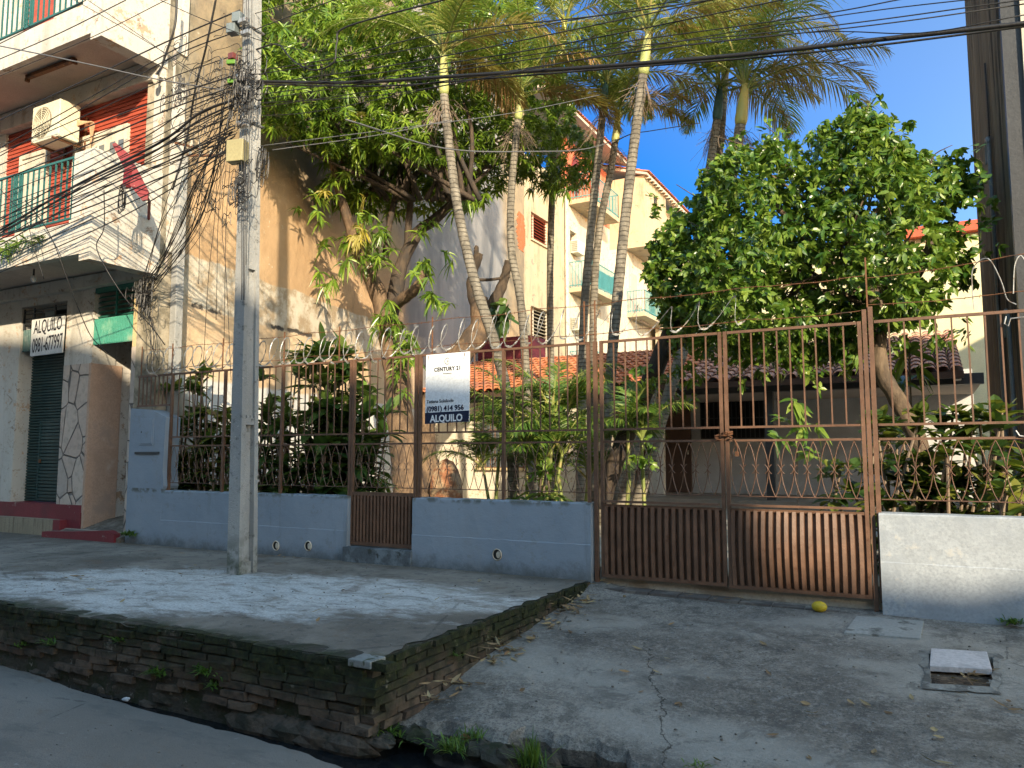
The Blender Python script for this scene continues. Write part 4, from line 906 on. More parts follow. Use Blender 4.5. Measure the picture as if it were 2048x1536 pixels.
# ------------------------------------------------------------------ far apartment block behind the palms
bb = thing('apartment_block', 'cream apartment block with teal balcony rails and clay tile roof behind the palms', 'building', (-13, 22, .6))
def fp(name, mb, mat, parent=bb, **k): return build(name, mb, M[mat] if isinstance(mat, str) else mat, parent, **k)
XW = -13.0
wa, wb = atx(1062, 420, XW), atx(1098, 508, XW); wc, wd_ = atx(1061, 608, XW), atx(1095, 690, XW)
H1 = (wa[1], wb[1], wb[2]+.25, wa[2]-.05); H2 = (wa[1], wb[1], wd_[2]+.1, wc[2]-.05)
mb = MB(); wallx(mb, XW, 18.05, 21.75, .4, 13.2, [H1, H2], .3); fp('window_wall', mb, 'cream')
mb = MB(); mb.box(XW-7, XW-.3, 18.05, 34, .4, 13.1); fp('core', mb, 'cream')
for h, mt in ((H1, 'redroof'), (H2, 'tan')):
    mb = MB(); f_ = .05; ym = h[0]+(h[1]-h[0])*.22
    for y in (h[0], ym, h[1]-f_): mb.box(XW-.16, XW-.1, y, y+f_, h[2], h[3])
    o = fp('window', mb, 'creamw'); mb = MB(); n = 9
    for i in range(n): 
        z = h[2]+(h[3]-h[2])*(i+.5)/n; mb.obox((XW-.15, (h[0]+h[1])/2, z), (0, (h[1]-h[0])/2, 0), (.055, 0, -.035), (.004, 0, .006))
    fp('louvre_slats', mb, mt, o); mb = MB(); mb.box(XW-.06, XW+.07, h[0]-.08, h[1]+.08, h[2]-.09, h[2]-.01); fp('sill', mb, 'cream', o)
    mb = MB(); mb.box(XW-.26, XW-.25, h[0], h[1], h[2], h[3]); fp('room_dark', mb, 'dark', o)
# patch of bare brick beside the upper window, on the end of the tan wall: belongs to the corner building
bq = plane(1042, 462, (C0[0], C0[1], 0), (sn[0], sn[1], 0)); mb = MB()
for r in range(19):
    for c in range(6):
        u = (c-3+.5*(r % 2))*.21; v = (r-9.5)*.075
        if (u/.62)**2+(v/.80)**2 < 1-.3*random.random():
            p = bq+np.array((sd[0]*u+sn[0]*.006, sd[1]*u+sn[1]*.006, v)); mb.obox(p, (sd[0]*.095, sd[1]*.095, 0), (sn[0]*.012, sn[1]*.012, 0), (0, 0, .031))
bp('bare_brick_patch', mb, worn('bare_orange_brick', (.50, .17, .07), [(8, (.36, .20, .12), .5, .65)], .9))
# drain pipe, main white wall, recess
mb = MB(); mb.tube([(XW+.07, 21.82, .5), (XW+.07, 21.82, 13)], .07, 10); fp('drain_pipe', mb, 'creamw')
zU = at(1186, 393, 22.2)[2]; zM = at(1186, 571, 22.2)[2]; zL = zM-(zU-zM)
XM = -12.98
mb = MB(); wallx(mb, XM, 21.95, 27.0, .4, zU, [(22.3, 23.0, zM+2.05, zM+2.55), (24.4, 25.3, zM+.02, zM+2.1), (22.3, 23.0, zL+2.05, zL+2.55), (24.4, 25.3, zL+.02, zL+2.1)], .25); fp('balcony_wall', mb, 'creamw')
mb = MB(); mb.box(XM-.4, XM-.26, 21.95, 27, .4, 11.6); fp('opening_back', mb, 'dark')
mb = MB(); mb.box(XM-.25, XM, 21.95, 27.0, zU, zU+2.7); fp('red_upper_wall', mb, worn('orange_red_wall', (.55, .15, .085), [(3, (.5, .25, .15), .5, .7)], .8))
mb = MB(); th = np.linspace(0, 2*math.pi, 20)[:-1]; mb.add([(XM+.01, 22.9+.45*math.cos(a), zU+1.3+.9*math.sin(a)) for a in th]+[(XM+.05, 22.9+.45*math.cos(a), zU+1.3+.9*math.sin(a)) for a in th], [tuple(range(19, 38))]+[(i, (i+1) % 19, 19+(i+1) % 19, 19+i) for i in range(19)]); fp('oval_shutter', mb, 'maroon')
def balc(z, x0, x1, y0, y1, teal=True, sheet=True, h=1.1):
    mb = MB(); mb.box(x0, x1, y0, y1, z-.2, z); s_ = fp('balcony_slab', mb, 'cream', bevel=.02)
    mb = MB()
    for (a, b) in (((x0, y0+.04), (x1-.04, y0+.04)), ((x1-.04, y0+.04), (x1-.04, y1-.04)), ((x1-.04, y1-.04), (x0, y1-.04))):
        L = math.hypot(b[0]-a[0], b[1]-a[1]); n = int(L/.13)
        for zz in (z+.1, z+h): mb.beam((a[0], a[1], zz), (b[0], b[1], zz), .035, .035)
        for i in range(n+1):
            t = i/n; p = (a[0]+(b[0]-a[0])*t, a[1]+(b[1]-a[1])*t); mb.box(p[0]-.011, p[0]+.011, p[1]-.011, p[1]+.011, z+.0, z+h)
    fp('railing', mb, worn('balcony_teal', (.09, .27, .27), [], .5) if teal else 'tan', s_)
    if sheet:
        mb = MB(); mb.box(x1-.10, x1-.085, y0+.25, y1-.2, z+.12, z+.88); fp('privacy_sheet', mb, worn('teal_cloth', (.05, .30, .32), [(9, (.03, .17, .2), .45, .6, (1, 4, .3))], .8), s_)
    mb = MB(); mb.box((x0+x1)/2-.05, (x0+x1)/2+.05, y0+.9, y0+2.3, z-.27, z-.2); fp('tube_lamp', mb, 'beige', s_)
balc(zU, XM, -11.95, 22.15, 25.6, True, False); balc(zM, XM, -11.95, 22.15, 25.6); balc(zL, XM, -11.95, 22.15, 25.6)
def acu(px, py, Y, lab):
    p = at(px, py, Y); t = thing('air_conditioner', lab, 'air conditioner', tuple(p)); t['group'] = 'air conditioners on the far block'
    mb = MB(); mb.box(XM+.03, XM+.36, Y, Y+.75, p[2]-.28, p[2]+.28); fp('casing', mb, 'acw', t, bevel=.01)
    mb = MB(); 
    for i in range(6): mb.box(XM+.08+i*.045, XM+.09+i*.045, Y-.01, Y-.002, p[2]-.22, p[2]+.22)
    for i in range(6): mb.box(XM+.06, XM+.34, Y-.012, Y-.004, p[2]-.2+i*.08, p[2]-.19+i*.08)
    fp('side_grille', mb, 'dgrey', t)
acu(1150, 492, 22.3, 'white air conditioner on the far block just above the middle teal balcony'); acu(1137, 648, 22.3, 'white air conditioner on the far block below the middle balcony, behind the razor wire')
# projecting bay, lower right balcony, rear wall
zB0, zB1 = at(1275, 488, 27)[2], at(1275, 352, 27)[2]
mb = MB(); wallx(mb, -11.2, 27, 30.4, zB0, zB1, [(28.4, 29.2, zB1-1.2, zB1-.5)], .2); mb.box(-13.2, -11.4, 27, 27.2, zB0, zB1); mb.box(-13.2, -11.2, 27, 30.4, zB0-.15, zB0-.002); mb.box(-13.2, -11.4, 27.2, 30.4, zB1-.2, zB1-.02)
fp('projecting_bay', mb, 'cream'); mb = MB(); mb.box(-11.6, -11.55, 28.3, 29.3, zB1-1.3, zB1-.4); [mb.box(-11.3, -11.28, 28.4, 29.2, zB1-1.2+.1*i, zB1-1.15+.1*i) for i in range(7)]; fp('bay_window', mb, 'dgrey')
mb = MB(); mb.box(XM-.2, -12.2, 26.9, 27.1, .4, zB0-.15); mb.box(-12.5, -12.2, 27.1, 36, .4, zB0-.15); fp('recess_wall', mb, 'creamw')
zR_ = at(1290, 622, 27)[2]
balc(zR_, -12.45, -11.3, 27.15, 30.6, True, False, 1.05); balc(zR_-3.1, -12.45, -11.3, 27.15, 30.6, True, False, 1.05)
mb = MB(); mb.box(-12.3, -12.19, 27.8, 28.6, zR_+.02, zR_+2.1); fp('door', mb, 'beige')
zE_ = (atx(1165, 250, -12.1)[2]+atx(1250, 322, -12.1)[2])/2
mb = MB(); mb.prism([(-11.95, zE_-.12), (-11.95, zE_), (-17, zE_+1.7), (-17, zE_+1.5)], 'y', 18.1, 27.1); fp('roof_deck', mb, 'beige')
tileroof('roof', M['rooforange'], bb, 18.1, 27.0, -11.9, zE_+.02, -17, zE_+1.75, 40, 11, axis='x', r=.07)
mb = MB(); mb.prism([(-11.0, zB1-.08), (-11.0, zB1+.03), (-16, zB1+1.6), (-16, zB1+1.4)], 'y', 26.8, 36.5); fp('roof_deck', mb, 'beige')
tileroof('roof', M['rooforange'], bb, 26.75, 36.5, -10.9, zB1+.02, -16, zB1+1.65, 42, 11, axis='x', r=.07)
mb = MB(); [mb.box(-11.2, -10.95, 27.1+i*.45, 27.16+i*.45, zB1-.16, zB1-.06) for i in range(20)]; fp('rafter_ends', mb, 'creamw')
mb = MB(); mb.box(-11.9, -11.7, 30.5, 36.4, .4, zB1-.1); fp('rear_wall', mb, 'cream')

# ------------------------------------------------------------------ low house with porch behind the gate
hs = thing('porch_house', 'low white house with clay tile roof and shaded porch behind the driveway gate', 'house', (-4, 10, .62))
def hp(name, mb, mat, parent=hs, **k): return build(name, mb, M[mat] if isinstance(mat, str) else mat, parent, **k)
HY = 9.5; FL = .80
mb = MB(); mb.box(-6.7, .9, HY-.3, 12.5, .5, FL); hp('porch_floor', mb, worn('porch_floor', (.28, .24, .2), [(4, (.2, .17, .14), .5, .7)], .6))
# left lit block with grilled window
w0, w1 = at(958, 812, HY), at(1050, 935, HY)
mb = MB()
for (xa, xb, z0, z1) in ((-12.2, w0[0], .5, 3.3), (w1[0], -6.72, .5, 3.3), (w0[0], w1[0], .5, w1[2]), (w0[0], w1[0], w0[2], 3.3)): mb.box(xa, xb, HY, HY+.2, z0, z1)
mb.box(-6.92, -6.72, HY+.2, 12.3, .5, 3.3); hp('front_wall', mb, 'creamw')
mb = MB(); mb.box(w0[0], w1[0], HY+.16, HY+.19, w1[2], w0[2]); wn = hp('window', mb, 'glass'); mb = MB()
for i in range(11): x = w0[0]+(w1[0]-w0[0])*i/10; mb.box(x-.008, x+.008, HY-.10, HY-.085, w1[2]-.08, w0[2]+.08)
for k in range(6):
    z = w1[2]+(w0[2]-w1[2])*k/5; mb.box(w0[0]-.03, w1[0]+.03, HY-.105, HY-.09, z-.008, z+.008)
hp('grille', mb, 'rust', wn); mb = MB(); mb.box(w0[0]-.05, w1[0]+.05, HY-.1, HY+.02, w1[2]-.07, w1[2]); hp('sill', mb, 'yellowp', wn)
mb = MB(); mb.box(-6.72, .95, 12.2, 12.4, .5, 3.6); hp('porch_back_wall', mb, worn('porch_white', (.50, .50, .50), [(2, (.42, .41, .40), .5, .7)], .85))
mb = MB(); mb.box(-12.2, .95, HY+.25, 12.2, 3.05, 3.1); hp('ceiling', mb, 'beige')
BY = 12.16
for (p0, p1, nm) in (((1270, 790), (1297, 990), 'door'), ((1330, 800), (1385, 990), 'door')):
    a, b = at(*p0, BY), at(*p1, BY); mb = MB(); mb.box(a[0], b[0], BY-.04, BY+.03, FL, 2.95); d_ = hp(nm, mb, worn('brown_door', (.10, .06, .045), [], .6), bevel=.01)
    mb = MB(); mb.obox(((a[0]+b[0])/2+.25, BY-.06, 1.8), (.02, 0, 0), (0, .02, 0), (0, 0, .05)); hp('handle', mb, 'steel', d_)
a, b = at(1402, 798, BY), at(1530, 876, BY); mb = MB(); mb.box(a[0], b[0], BY-.02, BY+.03, b[2], a[2]); pw = hp('window', mb, 'dark'); mb = MB()
for i in range(15): x = a[0]+(b[0]-a[0])*i/14; mb.box(x-.01, x+.01, BY-.08, BY-.06, b[2], a[2])
for z in (b[2], (a[2]+b[2])/2, a[2]): mb.box(a[0], b[0], BY-.085, BY-.065, z-.015, z+.015)
hp('grille', mb, 'dgrey', pw)
for px0, px1, mt, y in ((1299, 1326, 'white', HY+.8), (1531, 1548, 'dgrey', HY)):
    a, b = at(px0, 900, y), at(px1, 900, y); mb = MB(); mb.box(a[0], b[0], y, y+.18, FL, 3.1); hp('porch_post', mb, mt)
mb = MB(); mb.box(-12.3, 1.0, HY-.02, HY+.16, 3.05, 3.25); hp('porch_beam', mb, 'dgrey'); mb = MB(); mb.box(-12.3, .66, HY-.62, HY-.55, 3.12, 3.24); hp('fascia', mb, worn('dark_fascia', (.06, .035, .025), [], .7))
mb = MB(); mb.prism([(HY-.6, 3.14), (HY-.6, 3.22), (13.0, 4.50), (13.0, 4.4)], 'x', -12.3, .66); mb.prism([(13.0, 4.4), (13.0, 4.50), (16.5, 3.3), (16.5, 3.2)], 'x', -12.3, .66); hp('roof_deck', mb, worn('roof_underside', (.12, .07, .045), [], .8))
tileroof('roof', M['rooforange'], hs, -12.3, -4.6, HY-.68, 3.24, 13.0, 4.53, 36, 12); tileroof('roof', M['roofshade'], hs, -4.6, .66, HY-.68, 3.24, 13.0, 4.53, 24, 12)
mb = MB(); mb.prism([(HY-.6, 3.1), (13.0, 4.4), (16.4, 3.2), (16.4, .5), (12.4, .5), (12.4, 3.1)], 'x', .50, .62); hp('gable', mb, 'dgrey')
rs_ = thing('red_shed_wall', 'dark red wall with a white base rising behind the house roof, behind the rental board', 'wall', (-10, 12, 3)); a, b = at(945, 680, 13.2), at(1062, 765, 13.2)
mb = MB(); mb.box(a[0], b[0], 13.2, 14.2, b[2]+.35, a[2]); build('red_part', mb, M['maroon'], rs_); mb = MB(); mb.box(a[0]-.1, b[0]+.4, 13.15, 14.2, 3.5, b[2]+.345); build('white_base', mb, M['white'], rs_)

# yellow building far behind on the right, neighbour with tall side wall
yb = thing('yellow_building', 'pale yellow building with a red roof edge behind the citrus tree', 'building', (0, 18, .5))
yt = at(1905, 470, 17)[2]; mb = MB(); mb.box(-6.5, 8, 17, 21, .4, yt); build('wall', mb, worn('pale_yellow_wall', (.66, .60, .38), [(1.5, (.58, .51, .31), .5, .75)], .85), yb)
mb = MB(); mb.box(-.3, 8, 16.7, 21.2, yt, yt+.28); build('red_roof', mb, M['redroof'], yb)
nb = thing('neighbour_building', 'tall neighbour building with a dark streaked windowless side wall, at the right edge', 'building', (3, 4, .4))
mb = MB(); N_ = 60; ys = np.linspace(1.95, 4.75, N_+1); V = []
for i, y in enumerate(ys):
    for z in (.3, 2, 4, 6, 8, 10, 12): V.append((.86-.043*(y-1.95)+(.018 if (i % 6) < 3 else 0)*(1 if z > 2.2 else .1)+random.uniform(-.005, .005), y, z))
mb.add(V, [(i*7+j, (i+1)*7+j, (i+1)*7+j+1, i*7+j+1) for i in range(N_) for j in range(6)]); build('streaked_side_wall', mb, M['neigh'], nb)
mb = MB(); mb.prism([(.93, 1.97), (6.3, 1.97), (6.3, 4.74), (.82, 4.74)], 'z', .3, 11.95); mb.prism([(.75, 4.70), (.75, 4.76), (1.2, 4.78), (1.2, 4.70)], 'z', .3, 11.9); build('core', mb, M['neigh'], nb)
mb = MB(); mb.box(1.032, 6.3, 1.80, 1.96, .3, 12); build('front_face', mb, worn('pale_brick_front', (.50, .45, .36), [(4, (.36, .32, .26), .5, .7), (10, (.6, .55, .45), .6, .7)], .9), nb)
mb = MB(); mb.box(.868, 1.03, 1.85, 1.98, .3, 12); build('corner_strip', mb, M['dgrey'], nb)
mb = MB(); mb.prism([(6.4, .3), (6.4, 7.4), (7.6, 8.3), (14, 8.3), (14, .3)], 'y', 7, 10); build('unseen_shade_block', mb, M['cream'], nb)  # unseen block added to throw slanting shade on the yellow wall
for k, (px, top_, lab) in enumerate([(2008, 215, 'long grey conduit pipe with a hooked top on the dark neighbour wall'), (2027, 630, 'shorter grey conduit pipe with a hooked elbow, beside the long one')]):
    pp_ = plane(px, 800, (.82, 1.95, 0), (1, .043, 0)); yy = pp_[1]; x = pp_[0]; z1 = plane(px-6, top_, (.82, 1.95, 0), (1, .043, 0))[2]; mb = MB(); hk = .10 if k == 0 else .14
    P = [(x, yy, .5), (x, yy, 2), (x, yy, z1-.2), (x, yy, z1), (x-.01, yy+hk*.4, z1+.08), (x-.01, yy+hk, z1+.06), (x-.01, yy+hk*1.5, z1-.05), (x-.01, yy+hk*1.6, z1-.18)]
    mb.tube(spline(P, 40), .022, 8); build('conduit', mb, worn('grey_conduit', (.20, .215, .23), [], .5), loc=(x, yy, .5), label=lab, cat='pipe', smooth=True)
mb = MB(); P = [(.79, 2.9+.05*math.sin(z*3), z) for z in np.linspace(2.5, 6.2, 24)]; mb.tube(P, .012, 5); build('conduit_cable', mb, M['cable'], loc=(.82, 2.9, 2.5), label='twisted black service cable running down the dark neighbour wall', cat='cable')

# buildings across the street (behind the viewpoint): they throw the evening shade on the sidewalk
ac_ = thing('street_building', 'building across the street', 'building', (0, -18, 0))
mb = MB(); mb.prism([(-45, 0), (-45, 14), (-8, 12.3), (2.4, 11.3), (6.3, 10.55), (9.2, 10.3), (11.0, 10.1), (12.2, 9.8), (12.6, 9.2), (12.75, 8.42), (14.2, 8.38), (14.6, 8.5), (45, 8.6), (45, 0)], 'y', -20, -16.1); build('wall', mb, M['cream'], ac_)
# ------------------------------------------------------------------ utility pole
PX, PY = -6.29, -1.32
up = thing('utility_pole', 'grey concrete utility pole with recessed channel, standing on the sidewalk and loaded with cables', 'utility pole', (PX, PY, .5))
def pc(z): t = (z-.5)/7.9; return np.array((PX-.155*t, PY, z)), 1-.45*t
mb = MB()
def psec(z0, z1, hx, hy, ox=0):
    V = []
    for z in np.linspace(z0, z1, max(2, int((z1-z0)/.25)+1)):
        c, k = pc(z); j = .003
        for (sx_, sy_) in ((-1, -1), (1, -1), (1, 1), (-1, 1)): V.append((c[0]+ox*k+sx_*hx*k+random.uniform(-j, j), c[1]+sy_*hy*k+random.uniform(-j, j), z))
    m = len(V)//4; f = [(4*i+q, 4*i+(q+1) % 4, 4*i+4+(q+1) % 4, 4*i+4+q) for i in range(m-1) for q in range(4)]+[(3, 2, 1, 0), tuple(4*(m-1)+q for q in range(4))]
    mb.add(V, f)
def pfl(z0, z1, y0, y1, hx):
    V = []
    for z in np.linspace(z0, z1, max(2, int((z1-z0)/.25)+1)):
        c, k = pc(z)
        for (x, y) in ((-hx, y0), (hx, y0), (hx, y1), (-hx, y1)): V.append((c[0]+x*k+random.uniform(-.002, .002), c[1]+y*k+random.uniform(-.002, .002), z))
    m = len(V)//4; f = [(4*i+q, 4*i+(q+1) % 4, 4*i+4+(q+1) % 4, 4*i+4+q) for i in range(m-1) for q in range(4)]+[(3, 2, 1, 0), tuple(4*(m-1)+q for q in range(4))]
    mb.add(V, f)
pfl(.4, 8.4, -.125, -.063, .085); pfl(.4, 8.4, .068, .125, .085)       # flanges
zr = at(490, 850, -1.3)[2]; zq = at(490, 640, -1.3)[2]
zq2 = at(490, 560, -1.3)[2]
pfl(.62, zr, -.061, .066, .025); pfl(zr, zr+.07, -.061, .066, .079); pfl(zr+.07, zr+.1, -.04, .05, .076); pfl(zr+.1, zq2, -.061, .066, .050); pfl(zq2, zq2+.1, -.061, .066, .025); pfl(zq2+.1, 8.38, -.061, .066, .075)
pfl(.4, .62, -.061, .066, .055)
build('shaft', mb, M['pole'], up)
def pbox(name, px, py, w_, h_, d_, mat, Y=-1.50, rot=0):
    p = at(px, py, Y); mb = MB(); c, s_ = math.cos(rot), math.sin(rot)
    mb.obox(p, (w_/2*c, w_/2*s_, 0), (-d_/2*s_, d_/2*c, 0), (0, 0, h_/2)); return build(name, mb, mat, up, bevel=.008)
yb_ = pbox('junction_box', 475, 304, .20, .24, .12, worn('yellowed_plastic_box', (.34, .30, .16), [(6, (.24, .20, .10), .5, .7)], .5), -1.50, .25)
for (px, py) in ((477, 37), (466, 59)): pbox('meter_box', px, py, .11, .11, .1, worn('grey_plastic_box', (.16, .19, .20), [], .5), -1.48, .2)
for (px, py) in ((466, 114),): pbox('insulator', px, py, .08, .07, .08, worn('brown_glaze', (.14, .04, .035), [], .25), -1.48)
for (px, py) in ((463, 125), (465, 163)): pbox('green_clamp', px, py, .10, .05, .05, worn('green_clamp_paint', (.10, .22, .03), [], .5), -1.49, .4)
for (px, py) in ((487, 42), (492, 66), (484, 152), (490, 178), (487, 250)): pbox('steel_clamp', px, py, .12, .05, .06, M['steel'], -1.49)
for z in (at(490, 70, -1.3)[2], at(490, 170, -1.3)[2], at(490, 255, -1.3)[2]):
    c, k = pc(z); mb = MB(); th = np.linspace(0, 2*math.pi, 5)+math.pi/4; mb.tube([(c[0]+.15*k*math.cos(a), c[1]+.235*k*math.sin(a), z) for a in th], .012, 4); build('strap', mb, M['steel'], up)
# small wall mast with cross-arms beside the corner
mst = thing('wall_mast', 'slim grey concrete mast with two small cross-arms, standing against the tan side wall', 'mast', tuple(at(352, 745, .35)))
b_, t_ = at(350, 750, .38), at(364, 312, .38); mb = MB(); mb.beam((b_[0], .38, .6), t_, .13, .13, upd=(0, 1, 0)); build('shaft', mb, M['pole'], mst, bevel=.01)
mb = MB(); mb.tube([(b_[0]-.16, .36, .6), at(358, 470, .36), at(366, 330, .36)], .028, 8); build('conduit', mb, worn('pale_conduit', (.36, .38, .36), [], .6), mst)
for (p, q) in (((344, 284), (400, 297)), ((374, 311), (444, 311))):
    a, b = at(*p, .30), at(*q, .30); mb = MB(); mb.beam(a, b, .03, .03); build('cross_arm', mb, M['rust'], mst)
    for t in (.1, .4, .7, .97):
        c = a+(b-a)*t; mb = MB(); mb.tube([c, c+np.array((0, 0, .03)), c+np.array((0, 0, .06)), c+np.array((0, 0, .09))], [.022, .03, .018, .026], 8); build('insulator', mb, M['creamw'], mst)

# ------------------------------------------------------------------ cables
def cable(pts, label, group=None, r=.006, sag=0.0, mat='cable', n=30, name='cable'):
    P = [at(p[0], p[1], p[2]) for p in pts]
    if len(P) == 2:
        m = (P[0]+P[1])/2; m[2] -= sag; P = [P[0], m, P[1]]
    mb = MB(); mb.tube(spline(P, n), r, 6); return build(name, mb, M[mat], loc=P[0], label=label, cat='cable', group=group, smooth=True)
W_ = -1.30
cable([(505, 163, W_), (700, 165, W_), (900, 153, W_), (1200, 133, W_), (1500, 108, W_), (1750, 80, W_), (2048, 47, W_), (2250, 22, W_)], 'thickest black cable, sweeping right from the pole across the palms and sky', r=.017, n=60)
cable([(505, 168, -1.2), (760, 172, -1.2), (1000, 155, -1.2), (1200, 139, -1.2), (1500, 116, -1.2), (1750, 91, -1.2), (2048, 53, -1.2), (2250, 28, -1.2)], 'thinner black cable hugging the underside of the thickest cable', r=.008, n=60)
cable([(512, 99, W_), (555, 89, W_), (585, 120, W_), (626, 140, W_), (667, 125, W_), (674, 85, W_), (695, 53, W_), (886, 0, W_), (1000, -32, W_)], 'black cable hanging in a deep slack loop in front of the mango leaves', r=.009, n=60)
LB, GB = 'one of the thin black cables rising from the pole to the right over the mango tree and palms', 'thin cables right of the pole'
for a in ([(500, 30), (602, 0), (700, -30)], [(505, 143), (671, 116), (876, 68), (1200, 31), (1500, -12)], [(505, 150), (700, 120), (1000, 66), (1300, 12), (1450, -20)],
          [(510, 170), (800, 128), (1100, 69), (1424, 0), (1500, -18)], [(512, 178), (800, 140), (1100, 93), (1563, 0), (1650, -20)], [(512, 190), (820, 148), (1100, 104), (1586, 37), (1794, 0), (1900, -22)],
          [(512, 200), (850, 150), (1200, 100), (1632, 55), (1956, 12), (2150, -16)], [(515, 215), (900, 160), (1300, 100), (1748, 50), (2048, 8), (2200, -14)], [(515, 232), (637, 222), (876, 174), (1200, 113), (1600, 66), (1840, 66), (2048, 30), (2200, 8)],
          [(520, 206), (760, 190), (1000, 150), (1300, 92), (1700, 28), (2000, -8)], [(508, 60), (640, 10), (760, -30)]):
    cable([(p[0], p[1], W_+random.uniform(-.12, .12)) for p in a], LB, GB, r=random.choice([.004, .0045, .0055]), n=50)
cable([(520, 292, W_), (842, 251, -.6), (1030, 225, .2), (1200, 190, 1.2)], 'upper of two pale thin wires crossing the dark underside of the mango tree', r=.004, mat='cabg')
cable([(545, 300, W_), (756, 270, -.5), (900, 240, 0)], 'lower of two pale thin wires under the mango leaves', r=.004, mat='cabg')
cable([(691, 239, -.5), (890, 297, 1.5), (1060, 303, 3), (1180, 296, 5), (1280, 262, 7)], 'grey cable sagging behind the first palm trunk towards the far block', r=.010, mat='cabg')
cable([(1226, 286, 6), (1262, 268, 6), (1300, 262, 6), (1400, 246, 6)], 'short dark wire crossing between two palm trunks', r=.008)
cable([(354, -12, .0), (350, 50, .0), (333, 104, .0), (322, 135, .0), (312, 150, -.1)], 'thick black cable dropping down the white upper balcony edge to a pale insulator', r=.018)
mb = MB(); q = at(311, 152, -.1); mb.tube([q, q-np.array((0, 0, .08)), q-np.array((0, 0, .12))], [.05, .045, .02], 8); build('insulator', mb, M['creamw'], loc=q, label='pale porcelain insulator at the end of the thick cable on the corner strip', cat='insulator')
cable([(434, -12, -.6), (412, 95, -.5), (390, 182, -.3), (372, 286, .1), (345, 380, .1)], 'thick black cable slanting down from the top towards the wall mast', r=.014)
cable([(-20, 88, -2.0), (80, 108, -2.0), (198, 133, -1.8), (312, 158, -1.5), (443, 180, W_)], 'grey twisted cable sagging across the upper balcony ceiling to the pole', r=.008, mat='cabg')
LL, GL = 'one of the thin black cables running from the pole down to the left across the red upper storey', 'thin cables left of the pole'
for a in ([(476, 43), (346, 101), (180, 195), (0, 296), (-60, 328)], [(476, 62), (349, 112), (185, 205), (0, 312), (-60, 344)], [(172, 0), (90, 42), (0, 87), (-40, 106)], [(252, 0), (120, 66), (0, 118), (-40, 136)], [(332, 0), (180, 76), (0, 152), (-40, 170)],
          [(470, 150), (330, 196), (160, 260), (0, 330), (-40, 348)], [(480, 20), (330, 85), (180, 156), (0, 240), (-40, 258)], [(475, 180), (340, 240), (180, 318), (0, 390), (-40, 408)],
          [(475, 192), (335, 262), (180, 345), (0, 425), (-40, 442)], [(478, 176), (380, 215), (300, 268), (150, 350), (0, 440), (-40, 463)], [(478, 205), (330, 290), (180, 362), (0, 470), (-40, 492)],
          [(478, 214), (340, 296), (160, 385), (0, 480), (-40, 500)], [(470, 240), (340, 300), (190, 380), (0, 462)], [(470, 250), (330, 325), (180, 400), (0, 478)], [(465, 262), (340, 330), (200, 392), (60, 450), (-30, 486)],
          [(470, 272), (345, 345), (200, 420), (0, 505)], [(468, 290), (330, 372), (180, 440), (0, 520)], [(468, 230), (350, 282), (200, 352), (0, 436)],
          [(460, 300), (330, 352), (150, 425), (0, 470)], [(462, 280), (300, 340), (130, 402), (0, 455)], [(470, 268), (340, 312), (170, 372), (0, 444)], [(470, 172), (330, 222), (170, 292), (0, 362)], [(472, 165), (340, 205), (180, 275), (0, 348)], [(474, 210), (330, 276), (160, 352), (0, 412)], [(470, 256), (345, 318), (200, 380), (0, 490)], [(466, 296), (330, 385), (200, 455), (0, 545)], [(470, 110), (330, 160), (150, 240), (0, 305)]):
    y0 = random.uniform(-1.45, -1.25)
    cable([(p[0], p[1], y0-.12*(i > 0)) for i, p in enumerate(a)], LL, GL, r=random.choice([.005, .0055, .0065, .008]), n=40)
cable([(478, 196, W_), (400, 226, -1.4), (320, 285, -1.4), (150, 372, -1.4), (0, 460, -1.4), (-40, 482, -1.4)], 'heavy bundled black cable sloping down left from the pole across the white parapet', r=.015, n=40)
cable([(475, 205, W_), (395, 243, -1.4), (310, 302, -1.4), (145, 386, -1.4), (0, 466, -1.4), (-40, 488, -1.4)], 'second heavy black cable just below the bundled one over the green balcony rail', r=.011, n=40)
LD, GD = 'one of the thin wires crossing over from the top left towards the right in front of the white balcony', 'crossing wires at the upper left'
for a in ([(140, -5), (240, 52), (340, 112), (420, 165)], [(168, -5), (290, 78), (390, 150), (470, 190)], [(312, -4), (400, 36), (512, 78), (600, 100)]):
    cable([(p[0], p[1], -1.9+.2*i) for i, p in enumerate(a)], LD, GD, r=.004)
LV, GV = 'one of the wires fanning down from the pole to the knot of cables at the building corner', 'wires fanning down to the building corner'
for i in range(20):
    x0 = 440+random.uniform(0, 38); y0 = random.uniform(170, 300); xm = random.uniform(350, 430); e = (283+random.uniform(-8, 14), 590+random.uniform(-18, 14))
    cable([(x0, y0, W_), (xm+10, 350+random.uniform(-30, 40), -.9), (xm-35, 470+random.uniform(-20, 30), -.4), (e[0], e[1], -.1)], LV, GV, r=random.choice([.0035, .0045, .006]))
LW, GW = 'one of the loose thin wires dropping from the corner knot to the end of the fence', 'loose wires below the corner knot'
for i in range(7):
    cable([(285+random.uniform(-5, 10), 600, -.12), (292+3*i+random.uniform(-4, 4), 660, -.12), (300+random.uniform(-8, 18), 725+random.uniform(-8, 10), -.1)], LW, GW, r=.0035)
cable([(208, 380, -1.1), (208, 455, -1.05), (193, 490, -1.0), (208, 530, -1.0), (250, 596, -.8), (300, 650, -.5), (330, 690, -.3)], 'loose black cable hanging in a bend in front of the white parapet corner', r=.007)
cable([(50, 400, -1.2), (100, 470, -1.2), (150, 600, -.9), (182, 672, -.6), (217, 706, -.5)], 'loose black cable end hanging down across the shop to the peach pier', r=.006)
cable([(0, 378, -1.3), (50, 436, -1.3), (66, 490, -1.3), (88, 558, -1.2)], 'thin wire curving down from the green balcony rail under the porch ceiling', r=.005)
